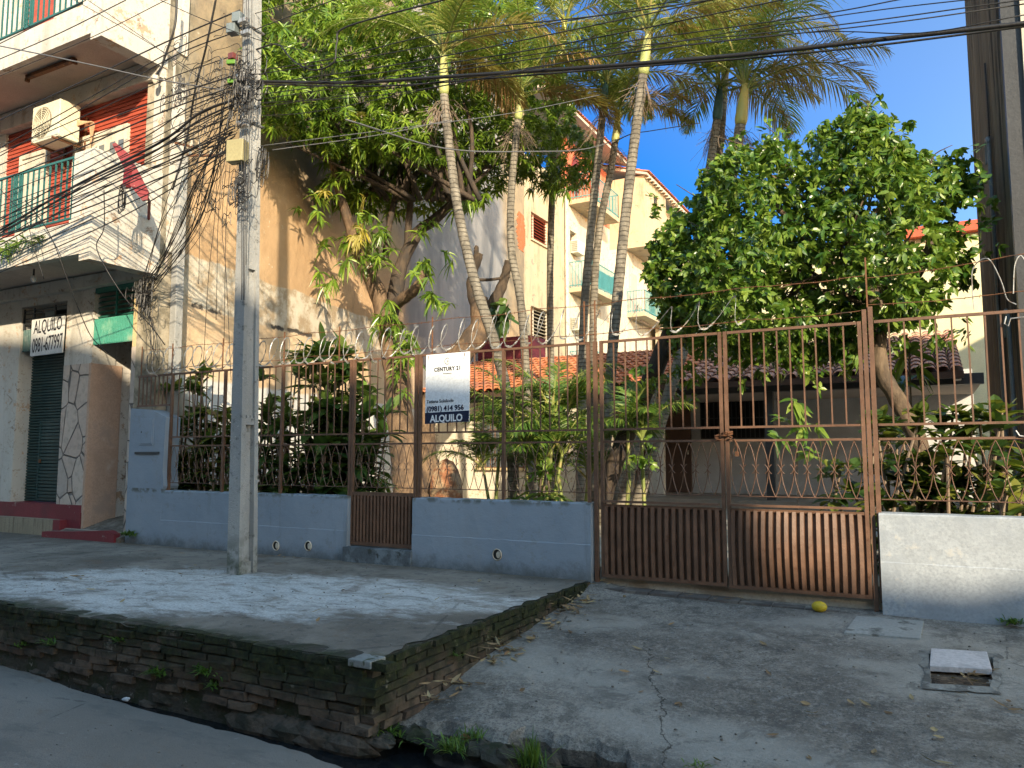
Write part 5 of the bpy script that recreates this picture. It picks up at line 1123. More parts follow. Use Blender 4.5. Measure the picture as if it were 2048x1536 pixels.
LS, GS = 'one of the thin wires hanging straight down in front of the tan wall left of the pole', 'vertical hanging wires left of the pole'
for x0, x1, y1 in ((436, 432, 640), (452, 448, 690), (428, 405, 760), (444, 462, 760), (400, 395, 560)):
    cable([(x0+8, 330, -.9), (x0, 450, -.8), ((x0+x1)/2, 560, -.7), (x1, y1, -.4)], LS, GS, r=.0035)
LP, GP = 'one of the thin wires running down the face of the concrete pole', 'wires on the pole face'
for dx in (-6, 1, 5, 12): cable([(492+dx, -10, -1.52), (490+dx, 150, -1.52), (488+dx*.8, 330, -1.52), (486+dx*.5, 600 if dx < 6 else 530, -1.52)], LP, GP, r=.0035)
def loops(name, label, cxy, rad, n, Y, rr, seed, rx=1.0, wr=.0045, kind='stuff'):
    rs = np.random.default_rng(seed); mb = MB()
    for i in range(n):
        c = at(cxy[0]+rs.normal(0, rad[0]), cxy[1]+rs.normal(0, rad[1]), Y+rs.uniform(-.12, .12)); r = rs.uniform(*rr); a0 = rs.uniform(0, 6); sp = rs.uniform(2.5, 7); tl = rs.uniform(-.8, .8)
        th = np.linspace(a0, a0+sp, 22); k = rs.uniform(.5, 1.3)
        mb.tube([c+np.array((rx*r*math.cos(a)*k, .15*r*math.sin(a+tl), r*math.sin(a)+.04*math.sin(3*a))) for a in th], wr*rs.uniform(.7, 1.4), 4)
    return build(name, mb, M['cable'], loc=at(cxy[0], cxy[1], Y), label=label, cat='cables', kind=kind)
loops('cable_tangle', 'dense tangle of black cable joints round the pole below the meter boxes', (487, 178), (17, 30), 95, -1.46, (.03, .13), 1)
loops('cable_tangle', 'loose scribbled loops of wire between the pole and the wall mast', (405, 200), (38, 55), 48, -.9, (.06, .42), 2)
loops('cable_tangle', 'hank of coiled wires hanging under the yellowed junction box on the pole', (482, 375), (7, 14), 26, -1.55, (.07, .15), 3, .9, .004)
loops('cable_tangle', 'dark knot of cable ends at the corner above the green panel', (285, 592), (9, 14), 55, -.1, (.03, .10), 4)
loops('cable_tangle', 'narrow hank of black wire hanging on the right side of the pole', (522, 335), (4, 14), 14, -1.3, (.10, .17), 5, .5, .004)
loops('cable_tangle', 'few wide loose loops of wire against the tan wall under the wall mast arms', (430, 395), (22, 25), 12, -.5, (.05, .16), 6)
loops('cable_tangle', 'cluster of black and grey connectors on top of the wall mast', (360, 180), (10, 12), 26, -.2, (.02, .07), 8)

# ------------------------------------------------------------------ vegetation
def inpoly(x, y, P):
    c = False; n = len(P)
    for i in range(n):
        x1, y1 = P[i]; x2, y2 = P[(i+1) % n]
        if (y1 > y) != (y2 > y) and x < (x2-x1)*(y-y1)/(y2-y1)+x1: c = not c
    return c
def edged(x, y, P):
    d = 1e9; n = len(P)
    for i in range(n):
        a = np.array(P[i], float); b = np.array(P[(i+1) % n], float); t = np.clip(((x-a[0])*(b[0]-a[0])+(y-a[1])*(b[1]-a[1]))/(((b-a)**2).sum()+1e-9), 0, 1)
        q = a+(b-a)*t; d = min(d, math.hypot(x-q[0], y-q[1]))
    return d
def crown_pts(P, n, Yf, thick, seed, holes=(), pxm=110., edge_bias=0):
    rs = np.random.default_rng(seed); xs = [p[0] for p in P]; ys = [p[1] for p in P]; out = []
    while len(out) < n:
        x = rs.uniform(min(xs), max(xs)); y = rs.uniform(min(ys), max(ys))
        if not inpoly(x, y, P): continue
        if any((x-h[0])**2/h[2]**2+(y-h[1])**2/h[3]**2 < 1 for h in holes): continue
        d = edged(x, y, P)/pxm; T = min(thick, .25+1.3*d); u = rs.uniform(-1, 1)
        out.append(at(x, y, Yf(x, y)+T*u))
    return np.array(out)
def unit(v): return v/(np.linalg.norm(v, axis=-1, keepdims=True)+1e-9)
def rosettes(mb, C, k, L, W, droop, rs, updir=None, spread=1.0, kseg=3, fold=.25, prof=None, mi=0):
    n = len(C); 
    ax = unit(rs.normal(0, .5, (n, 3))+np.array((.3, -.6, .5)) if updir is None else updir)
    P = np.repeat(C, k, 0); A = np.repeat(ax, k, 0); rnd = unit(rs.normal(0, 1, (n*k, 3))); rad = unit(rnd-A*(rnd*A).sum(1, keepdims=True))
    D = unit(rad*spread+A*rs.uniform(.0, .75, (n*k, 1))+np.array((0, 0, -.12))); N = unit(A+rs.normal(0, .25, (n*k, 3)))
    mb.ribbons(P-A*rs.uniform(0, .06, (n*k, 1)), D, N, L*rs.uniform(.7, 1.15, n*k), W*rs.uniform(.8, 1.15, n*k), droop*rs.uniform(.5, 1.5, n*k), kseg, fold, prof, mi)
def limb(mb, pts, radii, n=9, N_=26):
    S = spline(pts, N_); m = len(S); r = np.interp(np.linspace(0, 1, m), np.linspace(0, 1, len(radii)), radii); r = r*(1+.06*np.sin(np.arange(m)*1.7)); mb.tube(S, r, n)
# mango
rs = np.random.default_rng(11)
mt = thing('mango_tree', 'big mango tree with drooping glossy leaves and a thick forked trunk against the tan wall', 'tree', tuple(at(815, 1005, 4.6)))
yM = lambda x, y: np.interp(x, [515, 620, 850, 1190], [1.5, 2.7, 4.6, 8.0])+(.6 if y > 330 else 0)
mb = MB()
T = lambda *a: [at(x, y, Y) for x, y, Y in a]
limb(mb, T((822, 1010, 4.6), (812, 930, 4.6), (800, 840, 4.6), (792, 740, 4.6), (776, 655, 4.6), (768, 610, 4.6)), [.34, .27, .24, .24, .22, .18], 12, 30)
limb(mb, T((770, 640, 4.6), (757, 590, 4.5), (735, 540, 4.3), (712, 490, 4.1), (690, 420, 3.8), (670, 350, 3.5), (655, 250, 3.2)), [.17, .17, .15, .12, .09, .07, .05])
build('trunk', mb, M['barkm'], mt, smooth=True); mb = MB()
limb(mb, T((775, 640, 4.6), (790, 590, 4.7), (803, 530, 4.8), (835, 465, 5.0), (868, 440, 5.2), (915, 395, 5.5), (960, 340, 5.9), (1010, 280, 6.3)), [.17, .16, .13, .12, .11, .09, .07, .05])
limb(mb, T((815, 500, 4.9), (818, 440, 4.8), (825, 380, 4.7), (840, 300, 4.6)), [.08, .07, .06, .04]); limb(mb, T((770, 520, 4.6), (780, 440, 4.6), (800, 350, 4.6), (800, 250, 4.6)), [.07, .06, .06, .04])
build('shade_dark_limb', mb, M['barkd'], mt, smooth=True); mb = MB()  # shade under the crown painted as darker bark
limb(mb, T((775, 618, 4.6), (810, 595, 4.3), (838, 570, 4.1), (850, 545, 4.0)), [.11, .11, .10, .075])
build('sunlit_limb', mb, M['barkm'], mt, smooth=True); mb = MB()
for k in range(26):
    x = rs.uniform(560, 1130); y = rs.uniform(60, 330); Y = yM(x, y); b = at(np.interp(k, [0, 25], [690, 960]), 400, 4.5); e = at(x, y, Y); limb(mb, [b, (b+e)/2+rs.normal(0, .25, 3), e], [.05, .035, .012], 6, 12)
build('boughs', mb, M['barkd'], mt, smooth=True)  # boughs coloured darker to stand for crown shade
MP = [(515, -60), (500, 60), (498, 215), (540, 262), (600, 270), (650, 300), (720, 318), (760, 350), (800, 395), (850, 385), (880, 392), (940, 420), (985, 395), (1010, 372), (1060, 360), (1100, 380), (1150, 385), (1192, 350), (1196, 300), (1150, 215), (1120, 130), (1080, 40), (1040, -60)]
C = crown_pts(MP, 3300, yM, 1.3, 12, [(760, 340, 90, 26), (585, 285, 60, 16), (700, 330, 70, 24), (560, 22, 34, 26), (605, 75, 20, 14), (620, 190, 26, 12), (1090, 180, 30, 22), (1010, 60, 26, 30), (760, 20, 30, 14)], 120)
# keep every leaf cluster on the garden side of the tan wall
dist = ((C[:, :2]-C0)@sn); C = C[dist > .25]
mb = MB(); rosettes(mb, C, 14, .18, .036, .5, rs)
C = crown_pts([(520, 230), (545, 300), (590, 350), (640, 400), (760, 430), (850, 425), (900, 395), (880, 300), (700, 250)], 620, lambda x, y: yM(x, 200)+1.1, .7, 14, [], 120)
dist = ((C[:, :2]-C0)@sn); C = C[dist > .3]; rosettes(mb, C, 10, .20, .045, .6, rs)
# twigs hanging lower with their own leaf clusters
low = [(700, 500, 3.9, 55, 30, 11), (650, 560, 3.6, 25, 20, 4), (760, 480, 4.2, 35, 35, 6), (745, 500, 4.0, 60, 25, 9), (858, 545, 4.0, 22, 22, 8), (880, 590, 4.0, 22, 18, 6), (790, 640, 4.3, 32, 26, 12), (770, 620, 4.3, 20, 20, 4), (800, 700, 4.3, 24, 34, 12), (795, 760, 4.3, 16, 30, 5), (720, 440, 3.9, 20, 30, 4), (640, 400, 3.3, 40, 50, 8), (680, 330, 3.5, 50, 40, 10), (905, 520, 4.1, 15, 18, 2), (930, 375, 5.2, 45, 40, 14), (840, 440, 4.8, 30, 40, 4), (1090, 370, 7.3, 60, 15, 12)]
L_ = []
for x, y, Y, sx, sy, n in low:
    for _ in range(n): L_.append(at(x+rs.normal(0, sx*.6), y+rs.normal(0, sy*.6), Y+rs.uniform(-.35, .35)))
L_ = np.array(L_); rosettes(mb, L_, 11, .24, .046, .75, rs)
build('crown', mb, M['mango'], mt)
mb = MB(); Yc = np.array([at(722+rs.normal(0, 10), 455+rs.normal(0, 22), 3.7) for _ in range(7)]+[at(640+rs.normal(0, 6), 390+rs.normal(0, 8), 3.2) for _ in range(2)]+[at(x, 226, 3.0) for x in (690, 715, 725)]); rosettes(mb, Yc, 9, .2, .04, .7, rs); build('yellowed_leaves', mb, leafmat('yellow_mango_leaf', [(.35, .30, .04), (.42, .36, .12), (.5, .42, .03)], .5), mt)
# pruned tree
pt = thing('pruned_tree', 'dark tree pruned back to bare stubs, behind the rental board', 'tree', tuple(at(872, 1000, 5.6))); mb = MB()
limb(mb, T((870, 1005, 5.6), (855, 930, 5.6), (850, 850, 5.6), (880, 770, 5.7), (920, 710, 5.8), (962, 655, 6.0), (958, 600, 6.1)), [.26, .22, .21, .22, .25, .24, .2], 12, 30)
build('trunk', mb, M['barkm'], pt, smooth=True); mb = MB()
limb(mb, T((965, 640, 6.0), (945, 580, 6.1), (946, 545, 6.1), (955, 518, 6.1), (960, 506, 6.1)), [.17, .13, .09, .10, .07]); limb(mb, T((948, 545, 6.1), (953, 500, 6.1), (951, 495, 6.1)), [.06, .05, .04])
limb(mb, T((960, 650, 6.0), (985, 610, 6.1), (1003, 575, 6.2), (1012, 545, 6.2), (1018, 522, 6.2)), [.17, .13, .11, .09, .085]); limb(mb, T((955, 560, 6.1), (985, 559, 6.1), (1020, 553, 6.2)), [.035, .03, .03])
build('cut_limbs', mb, M['barkd'], pt, smooth=True)  # darker bark paints the mango's shade on the upper stubs
mb = MB(); rosettes(mb, np.array([at(1000+rs.normal(0, 14), 635+rs.normal(0, 14), 6.0) for _ in range(7)]), 5, .3, .16, .4, rs); build('crown', mb, M['dracaena'], pt)
mb = MB(); p = at(893, 945, 5.2); mb.blob((p[0], p[1], 1.0), (.33, .3, .62), 5, 14, .08); build('boulder', mb, worn('reddish_stump', (.28, .12, .06), [(3, (.36, .26, .16), .45, .6), (8, (.14, .08, .05), .55, .7)], .95, 14, .05), loc=(p[0], p[1], .62), label='reddish rounded stump between the two big trunks, behind the ovals of the middle fence', cat='stump')

# palms -----------------------------------------------------------------
def frond(mb, base, az, el, L, bend, nl, ll, wl, rs, curl=.6, twist=0, mi_r=0, mi_l=1):
    n = 14; P = []; p = np.array(base, float); e = el
    for i in range(n+1):
        P.append(p.copy()); d = np.array((math.cos(az)*math.cos(e), math.sin(az)*math.cos(e), math.sin(e))); p = p+d*L/n; e -= bend/n*(0.4+1.2*i/n)
    P = np.array(P); mb.tube(P, np.linspace(.022, .004, n+1), 5, mi_r)
    t = np.linspace(.16, 1, nl); Q = np.stack([np.interp(t*n, range(n+1), P[:, k]) for k in range(3)], 1); T_ = unit(np.gradient(Q, axis=0))
    up_ = np.array((0, 0, 1.0)); S = unit(np.cross(T_, up_)+1e-6); Nn = unit(np.cross(S, T_))
    for sg in (-1, 1):
        D = unit(S*sg*.80+T_*(.50+.5*t[:, None])+Nn*rs.uniform(.0, .50, (nl, 1))+rs.normal(0, .07, (nl, 3)))
        Lf = ll*(np.sin(np.clip(t*.92+.12, 0, 1)*math.pi)**.6)*rs.uniform(.8, 1.08, nl)
        mb.ribbons(Q, D, Nn, Lf, wl, curl*rs.uniform(.5, 1.3, nl), 3, 0, [.5, 1, .8, .06], mi_l)
def palm(label, tr, r0, r1, sh, nf, L, seed, dry=2, Yc=None, name='palm_tree', shaft='shaft', ll=.42, grp=None):
    """tr: trunk pixels (x, y, Y) bottom to top; sh: crownshaft top pixel"""
    rs = np.random.default_rng(seed); P = [at(*q) for q in tr]; P[0][2] = min(P[0][2], .6)
    t = thing(name, label, 'palm tree', tuple(P[0]), grp); mb = MB(); S = spline(P, 60); m = len(S); mb.tube(S, np.linspace(r0, r1, m)*(1+.04*np.sin(np.arange(m)*2.1)), 10); build('trunk', mb, M['barkp'], t, smooth=True)
    top = P[-1]; c = at(*sh); mb = MB(); mb.tube(spline([top, top+(c-top)*.3, top+(c-top)*.7, c], 12), np.interp(np.linspace(0, 1, 12), [0, .15, .6, 1], [r1, r1*1.25, r1*1.05, r1*.55]), 10); build('crownshaft', mb, M[shaft], t, smooth=True)
    nf += 2
    for i in range(nf):
        az = 2*math.pi*i/nf+rs.uniform(-.3, .3); el = rs.uniform(R(48), R(82)) if i % 3 else rs.uniform(R(25), R(50)); mb = MB()
        d = i < dry; el = rs.uniform(R(10), R(35)) if d else el
        frond(mb, c-np.array((0, 0, .08*(i % 3))), az, el, L*rs.uniform(.95, 1.25), rs.uniform(1.2, 2.1), 64, ll*1.2, .024, rs, rs.uniform(.35, .8)); build('frond', mb, [M['rachis'], M['palmd'] if d else M['palml']], t)
    mb = MB()
    for i in range(16):
        a = rs.uniform(0, 6.28); b = top+np.array((0, 0, -.08)); e = b+np.array((math.cos(a)*rs.uniform(.15, .4), math.sin(a)*rs.uniform(.15, .4), -rs.uniform(.2, .6))); mb.tube([b, (b+e)/2+np.array((0, 0, .08)), e], .005, 3)
        for k in range(4): q = e+rs.normal(0, .09, 3); mb.tube([(b+e)/2, q], .003, 3)
    build('dead_flower_stalks', mb, M['deadtwig'], t); return t
G = 'tall slender palms behind the fence'
palm('tall slender palm leaning left, nearest the mango tree, its trunk curving past the rental board', [(1030, 1000, 3.0), (1020, 840, 3.0), (993, 700, 3.0), (950, 565, 3.0), (918, 430, 3.0), (898, 290, 3.0), (888, 190, 3.0)], .090, .070, (887, 100, 3.0), 12, 2.0, 1, 4, grp=G)
palm('slim palm second from the left, overlapping the right side of the mango tree', [(1068, 1000, 4.6), (1045, 640, 4.6), (1023, 500, 4.6), (1023, 380, 4.6), (1036, 240, 4.6)], .075, .062, (1044, 178, 4.6), 11, 1.9, 2, 3, grp=G)
palm('dark-stemmed palm rising in front of the far teal balconies, left of its crossing twin', [(1160, 1000, 6.0), (1166, 680, 6.0), (1180, 480, 6.0), (1198, 300, 6.0), (1206, 220, 6.0)], .085, .068, (1212, 160, 6.0), 10, 2.0, 3, 2, shaft='dgreen', grp=G)
palm('thin palm crossing behind the dark-stemmed one, with a yellow-green crownshaft below the others', [(1190, 1000, 6.6), (1186, 680, 6.6), (1196, 480, 6.6), (1222, 340, 6.6), (1230, 285, 6.6)], .078, .065, (1238, 225, 6.6), 9, 1.6, 4, 2, grp=G)
palm('long straight palm with clearly ringed bark crossing the cables, in front of the projecting bay', [(1200, 1000, 4.4), (1222, 740, 4.4), (1238, 560, 4.4), (1258, 370, 4.4), (1277, 220, 4.4), (1286, 150, 4.4)], .09, .075, (1297, 60, 4.4), 11, 2.2, 5, 2, grp=G)
palm('palm half hidden behind the citrus tree, with dark low hanging fronds against the sky', [(1232, 1000, 5.0), (1300, 800, 5.4), (1378, 560, 6.2), (1412, 380, 6.8), (1434, 240, 7.0)], .09, .075, (1440, 170, 7.0), 12, 1.9, 6, 4, grp=G, shaft='dgreen')
palm('rightmost tall palm with a yellow crownshaft and wide arching fronds against the blue sky', [(1262, 1000, 4.8), (1340, 780, 5.2), (1420, 530, 5.8), (1464, 350, 6.2), (1481, 250, 6.2)], .10, .09, (1491, 168, 6.2), 13, 2.5, 7, 3, shaft='shafty', ll=.5, grp=G)
palm('thin palm between the two right palms, its dark fronds at the top of the picture', [(1215, 1000, 5.6), (1290, 800, 6.0), (1390, 560, 7.0), (1435, 330, 7.8), (1450, 150, 8.0)], .09, .075, (1455, 60, 8.0), 11, 2.2, 8, 3, grp=G)
palm('palm whose upright crown stands between the second and fifth palm trunks at the top', [(1110, 1000, 8.2), (1100, 600, 8.2), (1108, 300, 8.2), (1120, 130, 8.2)], .08, .07, (1130, 40, 8.2), 11, 2.4, 9, 2, grp=G)
# clump of young areca palms and broad-leaved plants inside the middle fence
def clump(name, label, cat, base, stems, spread, H, L, nf, ll, mat, seed, wl=.019, bend=(1.2, 2.2), grp=None):
    rs = np.random.default_rng(seed); t = thing(name, label, cat, (base[0], base[1], .62), grp)
    for s_ in range(stems):
        b = np.array((base[0]+rs.normal(0, spread), base[1]+rs.normal(0, spread), .62)); h = H*rs.uniform(.5, 1.1); tp = b+np.array((rs.normal(0, .12), rs.normal(0, .12), h))
        mb = MB(); mb.tube([b, (b+tp)/2+rs.normal(0, .02, 3), tp], [.03, .025, .018], 6); build('stem', mb, M['rachis'], t)
        for i in range(nf): mb = MB(); frond(mb, tp, rs.uniform(0, 6.28), rs.uniform(R(35), R(80)), L*rs.uniform(.7, 1.15), rs.uniform(*bend), 52, ll, wl, rs, .5); build('frond', mb, [M['rachis'], mat], t)
    return t
p = at(1080, 990, 2.6); clump('areca_palm', 'bushy young palm with green-gold arching fronds inside the middle fence, right of the rental board', 'palm', p, 6, .18, 1.7, 1.45, 7, .36, M['areca'], 21)
p = at(1150, 990, 3.1); clump('areca_palm', 'darker young palm beside the driveway gate post, behind the green-gold one', 'palm', p, 3, .15, 1.5, 1.0, 6, .34, M['areca'], 22)
p = at(985, 990, 2.9); clump('areca_palm', 'small palm whose low frond droops beside the rental board', 'palm', p, 2, .12, 1.6, 1.0, 5, .32, M['areca'], 23)
p = at(1268, 990, 2.2); clump('areca_palm', 'dark fine-leaved palm behind the left driveway gate leaf', 'palm', p, 2, .1, 1.55, .9, 6, .34, M['areca'], 24)
STR = [.35, .9, 1, .7, .05]
def strap(name, label, base, stems, H, L, W, k, mat, seed, spread=.2, grp=None, tiers=3, dr=.45):
    rs = np.random.default_rng(seed); t = thing(name, label, 'shrub', (base[0], base[1], .6), grp); ms = MB(); ml = MB()
    for s_ in range(stems):
        b = np.array((base[0]+rs.normal(0, spread), base[1]+rs.normal(0, spread*.5), .6)); h = H*rs.uniform(.45, 1.08); tp = b+np.array((rs.normal(0, .16), rs.normal(0, .10), h)); ms.tube([b, (b+tp)/2+rs.normal(0, .03, 3), tp], [.02, .016, .012], 6)
        for q in range(tiers):
            c = b+(tp-b)*(1-.30*q); n = k if q == 0 else k//2
            D = unit(np.stack([rs.normal(0, 1, n), rs.normal(0, 1, n), rs.uniform(.0, 1.5 if q == 0 else .5, n)], 1)); N = unit(np.array((0, 0, 1.0))-D*D[:, 2:3]+rs.normal(0, .1, (n, 3)))
            ml.ribbons(np.repeat(c[None], n, 0)+rs.normal(0, .03, (n, 3)), D, N, L*rs.uniform(.65, 1.1, n), W*rs.uniform(.85, 1.25, n), dr*rs.uniform(.4, 1.4, n), 4, .22, STR)
    build('stems', ms, M['deadtwig'], t); build('leaves', ml, mat, t); return t
GS2 = 'leafy shrubs behind the left fence'
for i, (px, Y, H, st, L, W, k, mt_, lab) in enumerate([
    (372, .55, 1.75, 9, .30, .085, 9, 'croton', 'glossy green shrub next to the meter box, pushing through the fence bars'), (425, .6, 1.95, 8, .32, .085, 9, 'croton', 'green shrub between the meter box shrub and the concrete pole, reaching the top rail'),
    (530, .75, 1.95, 9, .34, .085, 9, 'dracaena', 'dark leafy shrub immediately right of the concrete pole'), (590, .7, 1.35, 9, .36, .08, 9, 'dracaena', 'lower dark shrub in the middle of the left fence'),
    (660, .65, 2.05, 12, .46, .125, 9, 'dracaena', 'largest broad-leaved dark shrub, left of the small gate'), (700, .9, 1.7, 8, .4, .10, 9, 'dracaena', 'dark shrub leaning behind the small gate post')]):
    p = at(px, 990, Y); strap('broadleaf_shrub', lab, p, int(st*1.7), H*1.12, L, W*1.3, k+3, M[mt_], 40+i, .21, GS2, tiers=4)
p = at(690, 990, 1.6); strap('broadleaf_shrub', 'bright yellow-green leaf tips rising above the top rail by the small gate', p, 4, 2.35, .36, .09, 9, M['dracy'], 50, .22, GS2, tiers=1)
p = at(765, 990, 1.9); strap('broadleaf_shrub', 'small sunlit yellow-green plant seen through the small gate', p, 4, .75, .34, .06, 12, M['dracy'], 51, .12)
p = at(650, 990, 2.2); strap('broadleaf_shrub', 'sunlit pale green plant glimpsed behind the dark shrubs', p, 4, 1.2, .36, .07, 10, M['dracy'], 52, .3)
p = at(1070, 1000, 1.2); strap('striped_plant', 'low plant with wide arching dark striped leaves behind the middle wall', p, 3, .45, .62, .10, 13, M['dracaena'], 53, .08, tiers=2, dr=.8)
p = at(1085, 1000, 2.1); strap('striped_plant', 'upright plant with yellow-striped leaves in the middle of the garden bed', p, 4, 1.1, .42, .08, 10, M['dracy'], 54, .1)
p = at(1860, 1010, 1.0); strap('broadleaf_shrub', 'round dark shrub behind the right low wall under the citrus tree', p, 40, 1.4, .22, .11, 15, M['croton'], 55, .38, tiers=5)
p = at(1840, 1010, 2.6); strap('broadleaf_shrub', 'dark bush in the shade deeper behind the right wall', p, 8, 1.3, .24, .08, 9, M['croton'], 56, .4)
# small leafy bit on the lower balcony
t = thing('balcony_fern', 'bright green fern growing over the edge of the lower balcony', 'plant', tuple(at(60, 470, -1.1))); mb = MB(); C_ = np.array([at(x, y, -1.05) for x, y in [(75, 470), (60, 480), (45, 478), (20, 490), (8, 500), (30, 485), (12, 480), (0, 500), (72, 478)]]); rosettes(mb, C_, 16, .16, .028, .5, rs); build('leaves', mb, M['areca'], t)
# citrus tree ------------------------------------------------------------
ct = thing('citrus_tree', 'dense round citrus tree with oval glossy leaves behind the driveway gate and right fence', 'tree', tuple(at(1850, 1010, 2.4))); mb = MB()
limb(mb, T((1850, 1020, 2.4), (1838, 890, 2.3), (1795, 800, 2.2), (1762, 740, 2.1), (1755, 660, 2.1), (1745, 590, 2.1), (1700, 480, 2.2), (1660, 380, 2.3), (1700, 260, 2.4)), [.12, .10, .09, .085, .085, .08, .06, .04, .02], 11, 50)
limb(mb, T((1745, 590, 2.1), (1650, 520, 2.0), (1560, 420, 2.0), (1480, 360, 2.0)), [.07, .05, .035, .015]); limb(mb, T((1755, 650, 2.1), (1840, 540, 2.3), (1880, 420, 2.5), (1930, 360, 2.7)), [.07, .05, .03, .012])
for k in range(44):
    b = at(rs.uniform(1620, 1790), rs.uniform(380, 620), 2.1); e = at(rs.uniform(1340, 1930), rs.uniform(260, 680), rs.uniform(1.3, 3.4)); limb(mb, [b, (b+e)/2+rs.normal(0, .12, 3), e], [.022, .014, .005], 5, 10)
for (a, b) in (((1690, 320), (1742, 195)), ((1742, 260), (1800, 262)), ((1700, 300), (1760, 300)), ((1560, 320), (1530, 250)), ((1860, 330), (1905, 290)), ((1450, 330), (1440, 270))): limb(mb, [at(*a, 2.2), (at(*a, 2.2)+at(*b, 2.2))/2+rs.normal(0, .04, 3), at(*b, 2.2)], [.012, .008, .004], 5, 8)
build('trunk', mb, M['barkc'], ct, smooth=True)
CP = [(1452, 300), (1405, 350), (1385, 400), (1315, 470), (1292, 560), (1325, 650), (1400, 705), (1500, 715), (1620, 725), (1700, 710), (1745, 665), (1830, 650), (1900, 600), (1945, 560), (1925, 500), (1905, 420), (1950, 370), (1925, 330), (1880, 325), (1830, 300), (1790, 270), (1765, 225), (1700, 215), (1680, 240), (1630, 262), (1540, 275), (1520, 295)]
yC = lambda x, y: 2.1+.25*math.sin(x*.02)+(x-1600)*.0008
C = crown_pts(CP, 7200, yC, 1.2, 31, [(1830, 470, 40, 22), (1850, 545, 26, 18), (1880, 440, 22, 14), (1480, 330, 18, 14), (1560, 440, 26, 12), (1380, 470, 20, 12), (1640, 540, 30, 14), (1520, 620, 30, 12), (1740, 420, 24, 12)], 130)
from mathutils import noise as mn_
keep = np.array([mn_.noise((c[0]*2.2, c[1]*2.2, c[2]*2.2)) > rs.uniform(-.42, .12) for c in C]); C = C[keep]
X2 = [at(rs.uniform(*a), rs.uniform(*b), 2.2+rs.uniform(-.3, .3)) for a, b, n in (((1700, 1760), (190, 250), 16), ((1750, 1830), (240, 290), 12), ((1520, 1560), (245, 290), 9), ((1880, 1960), (300, 345), 16), ((1900, 1990), (335, 420), 26), ((1915, 1985), (430, 520), 16), ((1870, 1940), (620, 690), 7), ((1300, 1345), (530, 600), 8), ((1292, 1322), (395, 470), 7), ((1600, 1700), (700, 760), 14), ((1440, 1520), (690, 740), 8), ((1440, 1480), (270, 320), 6), ((1460, 1740), (660, 765), 70), ((1745, 1930), (610, 690), 24), ((1340, 1480), (660, 730), 16)) for _ in range(n)]
C = np.concatenate([C, np.array(X2)]); C[:, 0] = np.minimum(C[:, 0], .78-.043*np.maximum(0, C[:, 1]-1.95))
mb = MB(); C = C+rs.normal(0, .03, C.shape); rosettes(mb, C, 6, .098, .047, .25, rs, spread=.9, kseg=3, fold=.18, prof=[.22, 1, .85, .05], updir=unit(rs.normal(0, .8, C.shape)+np.array((.3, -.55, .35))))
build('crown', mb, M['citrus'], ct)
mb = MB(); D_ = np.array([at(rs.uniform(1380, 1900), rs.uniform(380, 600), 1.5) for _ in range(3)])
lt = thing('leaning_tree', 'dark leaning trunk with small leaves, between the palms and the citrus tree', 'tree', tuple(at(1205, 1005, 2.6))); mb = MB()
limb(mb, T((1200, 1015, 2.6), (1232, 920, 2.6), (1275, 820, 2.6), (1318, 720, 2.6), (1350, 640, 2.6), (1390, 560, 2.6), (1420, 450, 2.6)), [.13, .12, .11, .12, .10, .08, .04], 11, 40)
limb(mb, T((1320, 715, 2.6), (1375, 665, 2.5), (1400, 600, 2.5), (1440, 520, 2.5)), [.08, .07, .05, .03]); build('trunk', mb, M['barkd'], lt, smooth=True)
C = crown_pts([(1290, 540), (1300, 480), (1360, 400), (1450, 380), (1480, 500), (1440, 620), (1380, 690), (1320, 640)], 260, lambda x, y: 2.7, .6, 33); C = np.concatenate([C, np.array([at(rs.uniform(1240, 1400), rs.uniform(730, 810), 2.6+rs.uniform(-.4, .4)) for _ in range(34)]+[at(rs.uniform(1270, 1310), rs.uniform(860, 930), 2.0) for _ in range(10)])])
mb = MB(); rosettes(mb, C, 8, .11, .052, .3, rs, spread=1.1, prof=[.22, 1, .85, .05]); build('crown', mb, M['citrus'], lt)
p = at(1590, 1000, 1.9); st_ = thing('sapling', 'young sapling with large bright yellow-green leaves lit in front of the dark porch', 'sapling', (p[0], p[1], .62)); mb = MB(); tp = at(1592, 830, 1.9); mb.tube(spline([(p[0], p[1], .6), (p[0]+.03, p[1], 1.3), tp], 12), .010, 5); build('stem', mb, M['deadtwig'], st_)
mb = MB(); rosettes(mb, np.array([at(x, y, 1.9) for x, y in ((1600, 820), (1570, 835), (1612, 850), (1590, 800), (1560, 870), (1630, 905), (1640, 860))]), 8, .22, .075, .5, rs, prof=[.25, 1, .8, .05]); build('leaves', mb, M['dracy'], st_)
p = at(1820, 820, 3.6); st_ = thing('sapling', 'sapling with long dark leaves spreading above the house roof end', 'sapling', (p[0], p[1], .62)); mb = MB(); tp = at(1818, 705, 3.6); mb.tube([(p[0], p[1], .6), tp], .012, 5); build('stem', mb, M['deadtwig'], st_); mb = MB(); rosettes(mb, np.array([tp, tp+(.1, 0, -.2), tp+(-.1, 0, -.35)]), 9, .34, .08, .35, rs); build('leaves', mb, M['citrus'], st_)

